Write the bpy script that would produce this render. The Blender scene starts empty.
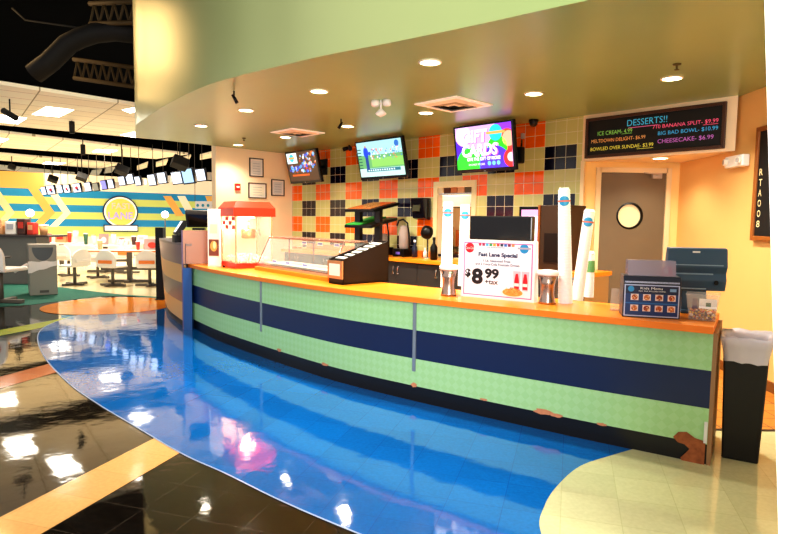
import bpy, bmesh, math, random
from mathutils import Vector, Matrix
random.seed(7)
scene = bpy.context.scene
COL = scene.collection
rad = math.radians
# ------------------------------------------------------------------ calibration
F = 573.6; H = 1.5475; PITCH = .0789; ROLL = .0149
_cp, _sp, _cr, _sr = math.cos(PITCH), math.sin(PITCH), math.cos(ROLL), math.sin(ROLL)
WV = Vector((0, _cp, -_sp)); _U0 = Vector((0, _sp, _cp)); _R0 = Vector((1, 0, 0))
RV = _cr * _R0 + _sr * _U0; UV_ = -_sr * _R0 + _cr * _U0
def ray(x, y): return WV + RV * ((x - 400) / F) - UV_ * ((y - 267) / F)
def onz(x, y, z):
    r = ray(x, y); t = (z - H) / r.z
    return Vector((r.x * t, r.y * t, z))
def ony(x, y, Y):
    r = ray(x, y); t = Y / r.y
    return Vector((r.x * t, Y, H + r.z * t))
def onpl(x, y, p, d):
    r = ray(x, y); det = -r.x * d[1] + d[0] * r.y
    t = (-p[0] * d[1] + d[0] * p[1]) / det
    X, Y = r.x * t, r.y * t
    return Vector(((X - p[0]) * d[0] + (Y - p[1]) * d[1], 0, H + r.z * t))
TH = -.8016
W0 = Vector((-2.0056, 11.7051)); WD = Vector((math.cos(TH), math.sin(TH))); WN = Vector((-WD.y, WD.x))  # WN points into the wall
def wall_pt(s, off=0., z=0.):
    p = W0 + WD * s - WN * off
    return Vector((p.x, p.y, z))
ZC = 2.9
# ------------------------------------------------------------------ materials
def lin(c):
    if isinstance(c, str):
        c = [int(c[i:i+2], 16) / 255 for i in (0, 2, 4)]
        c = [(v / 12.92 if v <= .04045 else ((v + .055) / 1.055) ** 2.4) for v in c]
    return (c[0], c[1], c[2], 1)
MC = {}
def M(name, col=None, rough=.5, metal=0., em=0., emcol=None, alpha=1., noise=0., nscale=20., bump=0., spec=.5, trans=0., coat=0.):
    if name in MC: return MC[name]
    assert col is not None, name
    m = bpy.data.materials.new(name); m.use_nodes = True; MC[name] = m
    nt = m.node_tree; b = nt.nodes['Principled BSDF']
    c = lin(col)
    b.inputs['Base Color'].default_value = c
    b.inputs['Roughness'].default_value = rough
    b.inputs['Metallic'].default_value = metal
    b.inputs['Alpha'].default_value = alpha
    b.inputs['Specular IOR Level'].default_value = spec
    b.inputs['Transmission Weight'].default_value = trans
    b.inputs['Coat Weight'].default_value = coat
    if em:
        b.inputs['Emission Color'].default_value = lin(emcol or col); b.inputs['Emission Strength'].default_value = em
    tc = nt.nodes.new('ShaderNodeTexCoord')
    if noise or bump:
        n = nt.nodes.new('ShaderNodeTexNoise'); n.inputs['Scale'].default_value = nscale; n.inputs['Detail'].default_value = 5
        nt.links.new(tc.outputs['Object'], n.inputs['Vector'])
        if noise:
            r = nt.nodes.new('ShaderNodeMapRange'); r.inputs[3].default_value = 1 - noise; r.inputs[4].default_value = 1 + noise
            nt.links.new(n.outputs['Fac'], r.inputs[0])
            x = nt.nodes.new('ShaderNodeVectorMath'); x.operation = 'SCALE'; x.inputs[0].default_value = c[:3]
            nt.links.new(r.outputs[0], x.inputs['Scale']); nt.links.new(x.outputs[0], b.inputs['Base Color'])
        if bump:
            bp = nt.nodes.new('ShaderNodeBump'); bp.inputs['Strength'].default_value = bump; bp.inputs['Distance'].default_value = .01
            nt.links.new(n.outputs['Fac'], bp.inputs['Height']); nt.links.new(bp.outputs[0], b.inputs['Normal'])
    return m
def floor_mat(name, col, rough=.08, speck=.12, angle=0., tile=.3048, mortar=.0022, mcol=None, wave=.35, spec=.5, coat=0.):
    m = M(name, col, rough, spec=spec, coat=coat); nt = m.node_tree; b = nt.nodes['Principled BSDF']; L = nt.links.new
    tc = [n for n in nt.nodes if n.type == 'TEX_COORD'][0]
    mp = nt.nodes.new('ShaderNodeMapping'); mp.inputs['Rotation'].default_value = (0, 0, -angle); L(tc.outputs['Object'], mp.inputs['Vector'])
    br = nt.nodes.new('ShaderNodeTexBrick'); br.offset = 0; br.squash = 1
    br.inputs['Scale'].default_value = 1; br.inputs['Mortar Size'].default_value = mortar; br.inputs['Mortar Smooth'].default_value = .1
    br.inputs['Brick Width'].default_value = tile; br.inputs['Row Height'].default_value = tile
    c = lin(col); k1 = [v * .93 for v in c[:3]] + [1]; k2 = [min(1, v * 1.07) for v in c[:3]] + [1]
    br.inputs['Color1'].default_value = k1; br.inputs['Color2'].default_value = k2
    br.inputs['Mortar'].default_value = lin(mcol) if mcol else [v * .5 for v in c[:3]] + [1]
    L(mp.outputs[0], br.inputs['Vector'])
    n = nt.nodes.new('ShaderNodeTexNoise'); n.inputs['Scale'].default_value = 45; n.inputs['Detail'].default_value = 8; L(tc.outputs['Object'], n.inputs['Vector'])
    r = nt.nodes.new('ShaderNodeMapRange'); r.inputs[1].default_value = .3; r.inputs[2].default_value = .7; r.inputs[3].default_value = 1 - speck; r.inputs[4].default_value = 1 + speck
    L(n.outputs['Fac'], r.inputs[0])
    x = nt.nodes.new('ShaderNodeVectorMath'); x.operation = 'SCALE'; L(br.outputs['Color'], x.inputs[0]); L(r.outputs[0], x.inputs['Scale']); L(x.outputs[0], b.inputs['Base Color'])
    w = nt.nodes.new('ShaderNodeTexNoise'); w.inputs['Scale'].default_value = 2.6; w.inputs['Detail'].default_value = 3.5; L(tc.outputs['Object'], w.inputs['Vector'])
    bp = nt.nodes.new('ShaderNodeBump'); bp.inputs['Strength'].default_value = wave; bp.inputs['Distance'].default_value = .012; L(w.outputs['Fac'], bp.inputs['Height'])
    L(bp.outputs[0], b.inputs['Normal'])
    return m
# ------------------------------------------------------------------ mesh building
class MB:
    def __init__(s): s.bm = bmesh.new(); s.mats = []; s.mi = 0; s.uvs = None
    def mat(s, m):
        if m not in s.mats: s.mats.append(m)
        s.mi = s.mats.index(m); return s
    def _f(s, vs, smooth=False):
        try: f = s.bm.faces.new(vs)
        except ValueError: return None
        f.material_index = s.mi; f.smooth = smooth; return f
    def poly(s, pts): return s._f([s.bm.verts.new(Vector(p)) for p in pts])
    def box(s, c, size, rz=0, rx=0, ry=0, taper=1.):
        c = Vector(c); R = Matrix.Rotation(rz, 3, 'Z') @ Matrix.Rotation(ry, 3, 'Y') @ Matrix.Rotation(rx, 3, 'X')
        v = []
        for dz in (-.5, .5):
            k = 1. if dz < 0 else taper
            for dx, dy in ((-.5, -.5), (.5, -.5), (.5, .5), (-.5, .5)):
                v.append(s.bm.verts.new(c + R @ Vector((dx * size[0] * k, dy * size[1] * k, dz * size[2]))))
        for q in ((3, 2, 1, 0), (4, 5, 6, 7), (0, 1, 5, 4), (1, 2, 6, 5), (2, 3, 7, 6), (3, 0, 4, 7)): s._f([v[i] for i in q])
        return s
    def bx(s, x0, x1, y0, y1, z0, z1): return s.box(((x0+x1)/2, (y0+y1)/2, (z0+z1)/2), (x1-x0, y1-y0, z1-z0))
    def prism(s, pts, z0, z1):
        a = [s.bm.verts.new((p[0], p[1], z0)) for p in pts]; b = [s.bm.verts.new((p[0], p[1], z1)) for p in pts]
        s._f(list(reversed(a))); s._f(b)
        n = len(pts)
        for i in range(n): s._f([a[i], a[(i+1) % n], b[(i+1) % n], b[i]])
        return s
    def prism_x(s, prof, x0, x1):      # profile in (y,z) extruded along x
        a = [s.bm.verts.new((x0, p[0], p[1])) for p in prof]; b = [s.bm.verts.new((x1, p[0], p[1])) for p in prof]
        s._f(a); s._f(list(reversed(b))); n = len(prof)
        for i in range(n): s._f([a[(i+1) % n], a[i], b[i], b[(i+1) % n]])
        return s
    def tube(s, pts, r, seg=10, caps=True, r2=None):
        pts = [Vector(p) for p in pts]; rings = []; n = len(pts)
        for i, p in enumerate(pts):
            d = (pts[min(i+1, n-1)] - pts[max(i-1, 0)]).normalized()
            a = d.orthogonal().normalized() if abs(d.z) < .99 else Vector((1, 0, 0))
            if abs(d.z) < .99: a = d.cross(Vector((0, 0, 1))).normalized()
            b = d.cross(a).normalized()
            rr = r if r2 is None else r + (r2 - r) * i / (n - 1)
            rings.append([s.bm.verts.new(p + (a * math.cos(t) + b * math.sin(t)) * rr) for t in [2*math.pi*k/seg for k in range(seg)]])
        for i in range(n-1):
            for k in range(seg): s._f([rings[i][k], rings[i][(k+1) % seg], rings[i+1][(k+1) % seg], rings[i+1][k]], True)
        if caps: s._f(list(reversed(rings[0]))); s._f(rings[-1])
        return s
    def lathe(s, prof, c=(0, 0, 0), seg=24, sx=1., sy=1., smooth=True):
        c = Vector(c); rings = []
        for r, z in prof:
            if r < 1e-5: rings.append([s.bm.verts.new(c + Vector((0, 0, z)))])
            else: rings.append([s.bm.verts.new(c + Vector((r*math.cos(2*math.pi*k/seg)*sx, r*math.sin(2*math.pi*k/seg)*sy, z))) for k in range(seg)])
        for i in range(len(rings)-1):
            a, b = rings[i], rings[i+1]
            for k in range(seg):
                k2 = (k+1) % seg
                if len(a) == 1 and len(b) == 1: continue
                if len(a) == 1: s._f([a[0], b[k2], b[k]], smooth)
                elif len(b) == 1: s._f([a[k], a[k2], b[0]], smooth)
                else: s._f([a[k], a[k2], b[k2], b[k]], smooth)
        return s
    def sphere(s, c, r, seg=12, sz=1.):
        n = seg // 2
        return s.lathe([(r*math.sin(math.pi*i/n), -r*math.cos(math.pi*i/n)*sz) for i in range(n+1)], c, seg)
    # flat artwork facing -y, in the local x/z plane
    def rect(s, x0, z0, x1, z1, m, l=0): s.mat(m); return s.poly([(x0, -l*.0012, z0), (x1, -l*.0012, z0), (x1, -l*.0012, z1), (x0, -l*.0012, z1)])
    def pl(s, pts, m, l=0): s.mat(m); return s.poly([(p[0], -l*.0012, p[1]) for p in pts])
    def disc(s, x, z, r, m, l=0, rz=None, seg=28): return s.pl([(x + r*math.cos(2*math.pi*k/seg), z + (rz or r)*math.sin(2*math.pi*k/seg)) for k in range(seg)], m, l)
    def text(s, body, x0, x1, z, h, m, l=1, bold=0., shear=0., rot=0.):
        cu = bpy.data.curves.new('t', 'FONT'); cu.body = body; cu.size = 1; cu.offset = bold; cu.shear = shear; cu.resolution_u = 3
        ob = bpy.data.objects.new('t', cu); COL.objects.link(ob)
        dg = bpy.context.evaluated_depsgraph_get(); me = bpy.data.meshes.new_from_object(ob.evaluated_get(dg))
        bpy.data.objects.remove(ob); bpy.data.curves.remove(cu)
        if not me.vertices: return s
        xs = [v.co.x for v in me.vertices]; ys = [v.co.y for v in me.vertices]
        a, b, c, d = min(xs), max(xs), min(ys), max(ys)
        s.mat(m); vs = []
        for v in me.vertices:
            px = (v.co.x - a) / (b - a) * (x1 - x0); pz = (v.co.y - c) / (d - c) * h
            vs.append(s.bm.verts.new((x0 + px*math.cos(rot) - pz*math.sin(rot), -l*.0012, z + px*math.sin(rot) + pz*math.cos(rot))))
        for p in me.polygons: s._f([vs[i] for i in p.vertices])
        bpy.data.meshes.remove(me); return s
    def build(s, name, m=None, parent=None, loc=(0, 0, 0), rot=(0, 0, 0), bevel=0., label=None, fixn=True, kind=None):
        me = bpy.data.meshes.new(name)
        if fixn: bmesh.ops.recalc_face_normals(s.bm, faces=s.bm.faces[:])
        s.bm.to_mesh(me); s.bm.free()
        mats = s.mats or [m]
        for q in mats: me.materials.append(q)
        o = bpy.data.objects.new(name, me); COL.objects.link(o)
        o.location = loc; o.rotation_euler = rot
        if parent: o.parent = parent
        if bevel:
            b = o.modifiers.new('bevel', 'BEVEL'); b.width = bevel; b.segments = 2; b.limit_method = 'ANGLE'
        if label: o['label'] = label
        if kind: o['kind'] = kind
        return o
def thing(name, label, cat, loc=(0, 0, 0), rz=0., group=None):
    o = bpy.data.objects.new(name, None); COL.objects.link(o); o.location = loc; o.rotation_euler = (0, 0, rz); o.empty_display_size = .1
    o['label'] = label; o['category'] = cat
    if group: o['group'] = group
    return o
def tag(o, label, cat, group=None):
    o['label'] = label; o['category'] = cat
    if group: o['group'] = group
    return o
def struct(mb, name, m=None, **k): return mb.build(name, m, kind='structure', **k)
def dup(root, loc, rz, label, group=None):
    r = root.copy(); COL.objects.link(r); r.location = loc; r.rotation_euler = (0, 0, rz); r['label'] = label
    if group: r['group'] = group
    for ch in list(root.children):
        c = ch.copy(); COL.objects.link(c); c.parent = r
        for g in list(ch.children):
            d = g.copy(); COL.objects.link(d); d.parent = c
    return r
def spline(P, n=10):
    out = []; Q = [Vector(p) for p in P]; Q = [2*Q[0]-Q[1]] + Q + [2*Q[-1]-Q[-2]]
    for i in range(1, len(Q)-2):
        for k in range(n):
            t = k / n
            out.append(.5*((2*Q[i]) + (-Q[i-1]+Q[i+1])*t + (2*Q[i-1]-5*Q[i]+4*Q[i+1]-Q[i+2])*t*t + (-Q[i-1]+3*Q[i]-3*Q[i+1]+Q[i+2])*t**3))
    out.append(Q[-2]); return out
def ang(a, b): return math.atan2(b[1]-a[1], b[0]-a[0])
def off_curve(C, d):     # offset to the left of travel when d>0
    out = []
    for i, p in enumerate(C):
        t = (C[min(i+1, len(C)-1)] - C[max(i-1, 0)]).normalized()
        out.append(Vector((p.x - t.y*d, p.y + t.x*d)))
    return out
# common materials
orange_lam = M('orange_laminate', 'ee8a1c', .3, noise=.04, nscale=8)
orange_edge = M('orange_edge', 'f58220', .4)
black = M('black_plastic', '050507', .4, spec=.3)
dkgrey = M('dark_grey_plastic', '19181c', .4, spec=.3)
slate = M('slate_plastic', '3a5670', .4, spec=.4)
white = M('white_plastic', 'f4f1ee', .4)
steel = M('brushed_steel', 'c4bcb4', .25, metal=1., noise=.05, nscale=60)
chrome = M('chrome', 'd8d8dc', .15, metal=1.)
cream_wall = M('cream_paint', 'fbe3bd', .6, noise=.015, nscale=4)
yellow_wall = M('yellow_paint', 'ecbb76', .55, noise=.02, nscale=4)
red = M('red_enamel', 'e5281a', .3)
coke = M('red_ink', 'e02030', .4)
glass = M('clear_glass', 'eef6f4', .03, alpha=.14, spec=.5)
acrylic = M('clear_acrylic', 'f4f0ea', .08, alpha=.16)
M('logo_blue', '2a93cf', .4); M('paper_white', 'f7f5f6', .55)
# ------------------------------------------------------------------ floors
D = 1.2818; fd = Vector((math.cos(D), math.sin(D))); fn = Vector((math.sin(D), -math.cos(D)))
def fpt(n, d, z=0.): p = fn*n + fd*d; return (p.x, p.y, z)
BLK = floor_mat('black_vinyl_tile', '17120e', .055, .5, D, mcol='4c4238', wave=.30, spec=.9, coat=.6)
b = MB(); b.poly([(-22, -5, 0), (12, -5, 0), (12, 33, 0), (-22, 33, 0)]); struct(b, 'floor', BLK)
tan_tile = floor_mat('tan_vinyl', 'dfa868', .12, .06, D, mcol='c89a5c', wave=.25)
rust_tile = floor_mat('rust_vinyl', 'a8532f', .12, .06, D, wave=.25)
lime_tile = floor_mat('lime_vinyl', 'b9c04a', .15, .06, D, wave=.25)
def band(x0, x1, d0, d1, m, z=.002):
    b = MB(); b.poly([fpt(x0, d0, z), fpt(x1, d0, z), fpt(x1, d1, z), fpt(x0, d1, z)]); struct(b, 'floor', m)
na = lambda x, y: (lambda p: p.x*fn.x + p.y*fn.y)(onz(x, y, 0))
n1, n2 = (na(0, 517)+na(152, 440))/2, (na(41, 534)+na(182, 452))/2
band(n1, n2, -6, 6.5, tan_tile)
n3, n4 = (na(0, 330)+na(38, 323))/2, (na(0, 335.8)+na(38, 328.7))/2
band(n3, n4, -6, 12, lime_tile)
nr = (na(0, 391)+na(58, 370))/2; band(nr-.36, nr, -6, 12, rust_tile)
# blue sweep along the counter
blue_pts = [(-4.95, 10.2), (-5.05, 9.2), (-5.02, 8.2), (-4.70, 7.38)] + [tuple(onz(x, y, 0))[:2] for x, y in [(45, 357), (70, 384), (100, 405), (130, 423), (182, 453.5), (225, 473), (280, 500), (350, 530)]] + [(.4, 2.35), (1.4, 1.7), (3.2, .6)]
bc = spline([Vector(p) for p in blue_pts], 6)
BLUE = floor_mat('blue_vinyl', '0562ae', .06, .12, D, mcol='0a4f98', wave=.30, spec=.7, coat=.3)
b = MB(); b.poly([(p.x, p.y, .004) for p in bc] + [(3.2, 3.0, .004), (2.1, 3.7, .004), (1.4, 4.3, .004), (0, 5.5, .004), (-1.7, 7.0, .004), (-3.2, 9.4, .004), (-3.9, 10.6, .004)])
struct(b, 'floor', BLUE)
line = M('pale_inlay', '8fa0c0', .3)
b = MB(); ob_ = off_curve(bc, -.012)
for i in range(len(bc)-1): b.poly([(bc[i].x, bc[i].y, .0046), (bc[i+1].x, bc[i+1].y, .0046), (ob_[i+1].x, ob_[i+1].y, .0046), (ob_[i].x, ob_[i].y, .0046)])
struct(b, 'trim_1', line)
OR = floor_mat('orange_vinyl', 'f08a1c', .1, .05, D, mcol='d87a18', wave=.22)
b = MB(); b.poly([(-5.08+1.08*math.cos(t*math.pi/24), 10.02+1.05*math.sin(t*math.pi/24), .006) for t in range(48)]); struct(b, 'floor', OR)
BEI = floor_mat('olive_cream_vinyl', 'c2c298', .09, .05, D, mcol='b4b48a', wave=.2)
bg = spline([Vector(tuple(onz(x, y, 0))[:2]) for x, y in [(650, 445), (612, 456), (580, 467), (557, 487), (544, 508), (541, 534)]] + [Vector((.74, 2.2)), Vector((1.0, 1.4)), Vector((1.6, .6))], 6)
b = MB(); b.poly([(p.x, p.y, .006) for p in bg] + [(3.6, .6, .006), (3.6, 4.25, .006), (2.3, 4.25, .006)]); struct(b, 'floor', BEI)
QT = floor_mat('quarry_tile', 'c07a30', .3, .1, -.02, tile=.2, mortar=.006, mcol='5a3820', wave=.2)
b = MB(); b.poly([(2.2, 4.25, .003), (3.6, 4.25, .003), (3.6, 7.4, .003), (2.3, 7.4, .003), (-2.2, 12, .003), (-3.3, 10.7, .003), (.2, 6.6, .003)]); struct(b, 'floor', QT)
b = MB(); b.bx(2.08, 3.5, 4.235, 4.265, .0, .012); struct(b, 'trim_2', M('dark_threshold', '2a1a12', .5))
CARP = M('teal_carpet', '256657', .95, noise=.5, nscale=30, bump=.4)
cf = [onz(x, y, 0) for x, y in [(-60, 313), (0, 307), (30, 305), (55, 302), (100, 296.5), (130, 296), (158, 299)]]
cb = [onz(x, y, 0) for x, y in [(158, 297), (120, 294.5), (90, 291), (58, 287), (30, 284), (0, 282), (-60, 278)]]
b = MB(); b.poly([(p.x, p.y, .003) for p in cf + cb]); struct(b, 'floor', CARP)
LANEF = floor_mat('maple_lane_floor', 'eedcb4', .14, .05, 2.12, tile=.6, mortar=.004, mcol='dcc79c', wave=.12)
b = MB(); b.poly([(p.x, p.y, .002) for p in reversed(cb)] + [(-3.4, 12.5, .002), (2, 16, .002), (2, 33, .002), (-22, 33, .002), (-22, 13, .002)]); struct(b, 'floor', LANEF)
# ------------------------------------------------------------------ snack booth shell
sof = [(-4.35, 9.55), (-3.93, 8.6), (-3.512, 7.965), (-3.153, 7.445), (-2.604, 6.695), (-2.104, 6.081), (-1.663, 5.645), (-1.191, 5.263), (-.688, 4.868), (-.026, 4.423), (.521, 4.034), (.972, 3.693), (1.5, 3.32), (2.3, 2.76), (3.6, 1.9)]
sc = spline([Vector(p) for p in sof], 6)
sc = [Vector((-4.49, 9.80))] + sc
tanL = Vector((-3.464, 10.804)); tanR = Vector((-2.26, 11.97)); tR = wall_pt(7.87); alc = Vector((3.52, 7.3))
CEIL = M('olive_satin_paint', '95b07c', .3, noise=.04, nscale=3, bump=.05, spec=.6)
b = MB(); b.poly([(p.x, p.y, ZC) for p in sc] + [(3.6, 7.5, ZC), (wall_pt(6.1, -.1).x, wall_pt(6.1, -.1).y, ZC), (tanR.x-.1, tanR.y+.1, ZC), (tanL.x, tanL.y, ZC)])
struct(b, 'ceiling', CEIL)
GREEN = M('green_satin_paint', 'a9ae7c', .3, noise=.02, nscale=3, spec=.8, metal=.3)
b = MB(); ZS = 5.3
for i in range(len(sc)-1):
    a, c = sc[i], sc[i+1]; b._f([b.bm.verts.new((a.x, a.y, ZC)), b.bm.verts.new((c.x, c.y, ZC)), b.bm.verts.new((c.x, c.y, ZS)), b.bm.verts.new((a.x, a.y, ZS))], True)
bmesh.ops.remove_doubles(b.bm, verts=b.bm.verts[:], dist=.0005)
b.poly([(sc[0].x, sc[0].y, ZC), (tanL.x, tanL.y, ZC), (tanL.x, tanL.y, ZS), (sc[0].x, sc[0].y, ZS)])
struct(b, 'wall_soffit', GREEN)
# tiled wall with a service opening
TI = .1555
def tile_mat():
    m = M('checker_wall_tile', 'cfc98c', .16, spec=.6); nt = m.node_tree; L = nt.links.new; bs = nt.nodes['Principled BSDF']
    uv = nt.nodes.new('ShaderNodeUVMap'); sx = nt.nodes.new('ShaderNodeSeparateXYZ'); L(uv.outputs[0], sx.inputs[0])
    def mt(op, a, bb, c=None):
        n = nt.nodes.new('ShaderNodeMath'); n.operation = op
        for i, v in enumerate((a, bb, c)):
            if v is None: continue
            if isinstance(v, (int, float)): n.inputs[i].default_value = v
            else: L(v, n.inputs[i])
        return n.outputs[0]
    cb_ = mt('FLOOR', mt('DIVIDE', sx.outputs[0], .4665), 0); rb = mt('MAXIMUM', mt('FLOOR', mt('DIVIDE', sx.outputs[1], .311), 0), 0)
    cpar = mt('FLOORED_MODULO', cb_, 2); rpar = mt('FLOORED_MODULO', rb, 2)
    isor = mt('MULTIPLY', mt('MULTIPLY', cpar, mt('SUBTRACT', 1, rpar)), mt('LESS_THAN', cb_, 12.5)); isdk = mt('MULTIPLY', mt('SUBTRACT', 1, cpar), rpar)
    fx = mt('FLOORED_MODULO', sx.outputs[0], TI); fz = mt('FLOORED_MODULO', sx.outputs[1], TI)
    g = mt('MAXIMUM', mt('LESS_THAN', fx, .006), mt('LESS_THAN', fz, .006))
    def mix(f, c1, c2):
        n = nt.nodes.new('ShaderNodeMix'); n.data_type = 'RGBA'; L(f, n.inputs[0])
        for k, v in ((6, c1), (7, c2)):
            if isinstance(v, str): n.inputs[k].default_value = lin(v)
            else: L(v, n.inputs[k])
        return n.outputs[2]
    c = mix(isor, 'c9c682', 'ff6c00'); c = mix(isdk, c, '0a0622'); c = mix(g, c, 'ded9b4'); L(c, bs.inputs['Base Color'])
    bp = nt.nodes.new('ShaderNodeBump'); bp.invert = True; bp.inputs['Strength'].default_value = .5; bp.inputs['Distance'].default_value = .004; L(g, bp.inputs['Height']); L(bp.outputs[0], bs.inputs['Normal'])
    L(mt('ADD', mt('MULTIPLY', g, .5), .14), bs.inputs['Roughness'])
    return m
TILE = tile_mat()
Z0 = 2.875
op = (3.72, 4.40, 1.05, 2.09)     # opening s0,s1,z0,z1
sL, sR = -.354, 6.14
b = MB(); uvl = b.bm.loops.layers.uv.new('UVMap')
def tquad(s0, s1, z0, z1):
    f = b.poly([wall_pt(s0, 0, z0), wall_pt(s1, 0, z0), wall_pt(s1, 0, z1), wall_pt(s0, 0, z1)])
    for l, (s_, z_) in zip(f.loops, ((s0, z0), (s1, z0), (s1, z1), (s0, z1))): l[uvl].uv = (s_, Z0 - z_ + .0)
tquad(sL, op[0], 0, ZC); tquad(op[1], sR, 0, ZC); tquad(op[0], op[1], 0, op[2]); tquad(op[0], op[1], op[3], ZC)
struct(b, 'wall_back', TILE, fixn=False)
# tile border around the opening, recess behind
ct = M('cream_trim_tile', 'e6dcae', .25)
b = MB(); t_ = .085
for s0, s1, z0, z1 in ((op[0]-t_, op[0], op[2], op[3]+t_), (op[1], op[1]+t_, op[2], op[3]+t_), (op[0], op[1], op[3], op[3]+t_)):
    c = wall_pt((s0+s1)/2, .012, (z0+z1)/2); b.box(c, (s1-s0, .024, z1-z0), rz=TH)
struct(b, 'trim_3', ct)
b = MB(); ns0, ns1, nd = 2.3, 4.55, -1.35; nz0, nz1 = 1.0, 2.5
for q in ([(ns0, nd, nz0), (ns1, nd, nz0), (ns1, nd, nz1), (ns0, nd, nz1)], [(ns0, -.02, nz0), (ns0, nd, nz0), (ns0, nd, nz1), (ns0, -.02, nz1)], [(ns1, -.02, nz0), (ns1, nd, nz0), (ns1, nd, nz1), (ns1, -.02, nz1)],
          [(ns0, -.02, nz1), (ns1, -.02, nz1), (ns1, nd, nz1), (ns0, nd, nz1)], [(ns0, -.02, nz0), (ns1, -.02, nz0), (ns1, nd, nz0), (ns0, nd, nz0)]):
    b.poly([wall_pt(*v) for v in q])
struct(b, 'wall_kitchen_niche', M('kitchen_cream', 'f3dcb4', .5), fixn=False)
b = MB()
for s_ in (op[0], op[1]): b.box(wall_pt(s_ + (-.004 if s_ == op[0] else .004), -.05, (op[2]+op[3])/2), (.008, .1, op[3]-op[2]), rz=TH)
struct(b, 'trim_7', M('jamb_white', 'f6ecd4', .4))
kl = bpy.data.lights.new('niche_fill', 'POINT'); kl.energy = 12; kl.color = (1, .92, .78); kl.shadow_soft_size = .1  # unseen light added to brighten the room behind the opening
klo = bpy.data.objects.new('niche_fill', kl); COL.objects.link(klo); klo.location = wall_pt(3.5, -.5, 2.38)
# end trim of tile, bulkhead, tan wall, yellow wall, door wall
b = MB(); b.box(wall_pt(6.165, .01, 1.17), (.05, .03, 2.34), rz=TH); struct(b, 'trim_4', M('peach_trim', 'f7ddb0', .5))
b = MB(); zb = 2.335
P = [wall_pt(6.14), wall_pt(7.87), Vector((3.54, 7.28, 0)), Vector((2.30, 7.30, 0))]
b.prism([(p.x, p.y) for p in P], zb, ZC+.02); struct(b, 'wall_bulkhead', M('peach_paint', 'fde2bc', .6))
tn = (tanR - tanL).normalized(); tp = Vector((-tn.y, tn.x))
b = MB(); b.prism([tanL, tanR + tn*.2, tanR + tn*.2 + tp*.16, tanL + tp*.16], 0, ZS); struct(b, 'wall_left', cream_wall)
b = MB(); b.prism([(3.507, 7.45), (3.507, 1.2), (3.66, 1.2), (3.66, 7.45)], 0, ZC+.05); struct(b, 'wall_right', yellow_wall)
b = MB(); dx0, dx1, dzt = 2.50, 3.345, 2.215
b.bx(2.28, dx0, 7.3, 7.42, 0, zb+.02); b.bx(dx1, 3.52, 7.3, 7.42, 0, zb+.02); b.bx(dx0, dx1, 7.3, 7.42, dzt, zb+.02); struct(b, 'wall_alcove', M('peach_yellow_paint', 'f8d58e', .6))
b = MB(); b.bx(3.485, 3.507, 1.3, 7.2, 0, .1); struct(b, 'baseboard_right', M('brown_base', '7a4a1c', .5))
fr = M('door_frame_paint', 'e8d2a8', .45)
b = MB(); b.bx(dx0-.05, dx0+.012, 7.27, 7.36, 0, dzt+.05); b.bx(dx1-.012, dx1+.05, 7.27, 7.36, 0, dzt+.05); b.bx(dx0, dx1, 7.27, 7.36, dzt-.012, dzt+.05); struct(b, 'trim_5', fr)
# door with porthole
dr = MB(); dcx, dcz, drr = 2.895, 1.664, .165
outer = [(dx0+.015, .02), (dx1-.015, .02), (dx1-.015, dzt-.015), (dx0+.015, dzt-.015)]
N = 32; ring = [(dcx + drr*math.cos(2*math.pi*k/N), dcz + drr*math.sin(2*math.pi*k/N)) for k in range(N)]
cor = []
for k in range(N):
    a = 2*math.pi*k/N; cx, sx_ = math.cos(a), math.sin(a)
    tx = ((outer[1][0]-dcx)/cx if cx > 1e-6 else ((outer[0][0]-dcx)/cx if cx < -1e-6 else 1e9)); tz = ((outer[2][1]-dcz)/sx_ if sx_ > 1e-6 else ((outer[0][1]-dcz)/sx_ if sx_ < -1e-6 else 1e9))
    t = min(tx, tz); cor.append((dcx+cx*t, dcz+sx_*t))
for k in range(N):
    k2 = (k+1) % N; q = [cor[k], cor[k2]]
    for oc in outer:
        a0, a1, ac = [math.atan2(p[1]-dcz, p[0]-dcx) % (2*math.pi) for p in (cor[k], cor[k2], oc)]
        if a1 < a0: a1 += 2*math.pi
        if a0 + 1e-6 < ac < a1 - 1e-6: q = [cor[k], oc, cor[k2]]
    dr.poly([(p[0], 7.31, p[1]) for p in [ring[k]] + q + [ring[k2]]])
bmesh.ops.remove_doubles(dr.bm, verts=dr.bm.verts[:], dist=.0005)
door = struct(dr, 'door_1', M('taupe_door_paint', '70624e', .4, noise=.06, nscale=6))
sm = door.modifiers.new('solid', 'SOLIDIFY'); sm.thickness = .04; sm.offset = 0
b = MB()
rg = [(drr+.004, 7.285), (drr-.012, 7.28), (drr-.02, 7.29), (drr-.02, 7.33)]
for k in range(N):
    a0, a1 = 2*math.pi*k/N, 2*math.pi*(k+1)/N
    for (r0, y0), (r1, y1) in zip(rg[:-1], rg[1:]): b.poly([(dcx+r0*math.cos(a0), y0, dcz+r0*math.sin(a0)), (dcx+r0*math.cos(a1), y0, dcz+r0*math.sin(a1)), (dcx+r1*math.cos(a1), y1, dcz+r1*math.sin(a1)), (dcx+r1*math.cos(a0), y1, dcz+r1*math.sin(a0))])
b.build('porthole_ring', black, door)
b = MB(); b.poly([(dcx+(drr-.015)*math.cos(2*math.pi*k/N), 7.318, dcz+(drr-.015)*math.sin(2*math.pi*k/N)) for k in range(N)]); b.build('porthole_glass', M('frosted_pane', 'd9c49a', .2, em=.25, emcol='f0d8a8'), door)
b = MB(); b.bx(3.14, 3.26, 7.235, 7.289, 2.13, 2.2); b.bx(3.19, 3.205, 7.20, 7.235, 2.17, 2.185); b.tube([(3.2, 7.21, 2.178), (3.02, 7.22, 2.2)], .008); b.build('door_closer', M('closer_silver', 'b8b0a8', .35, metal=.6), door, bevel=.004)
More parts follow.
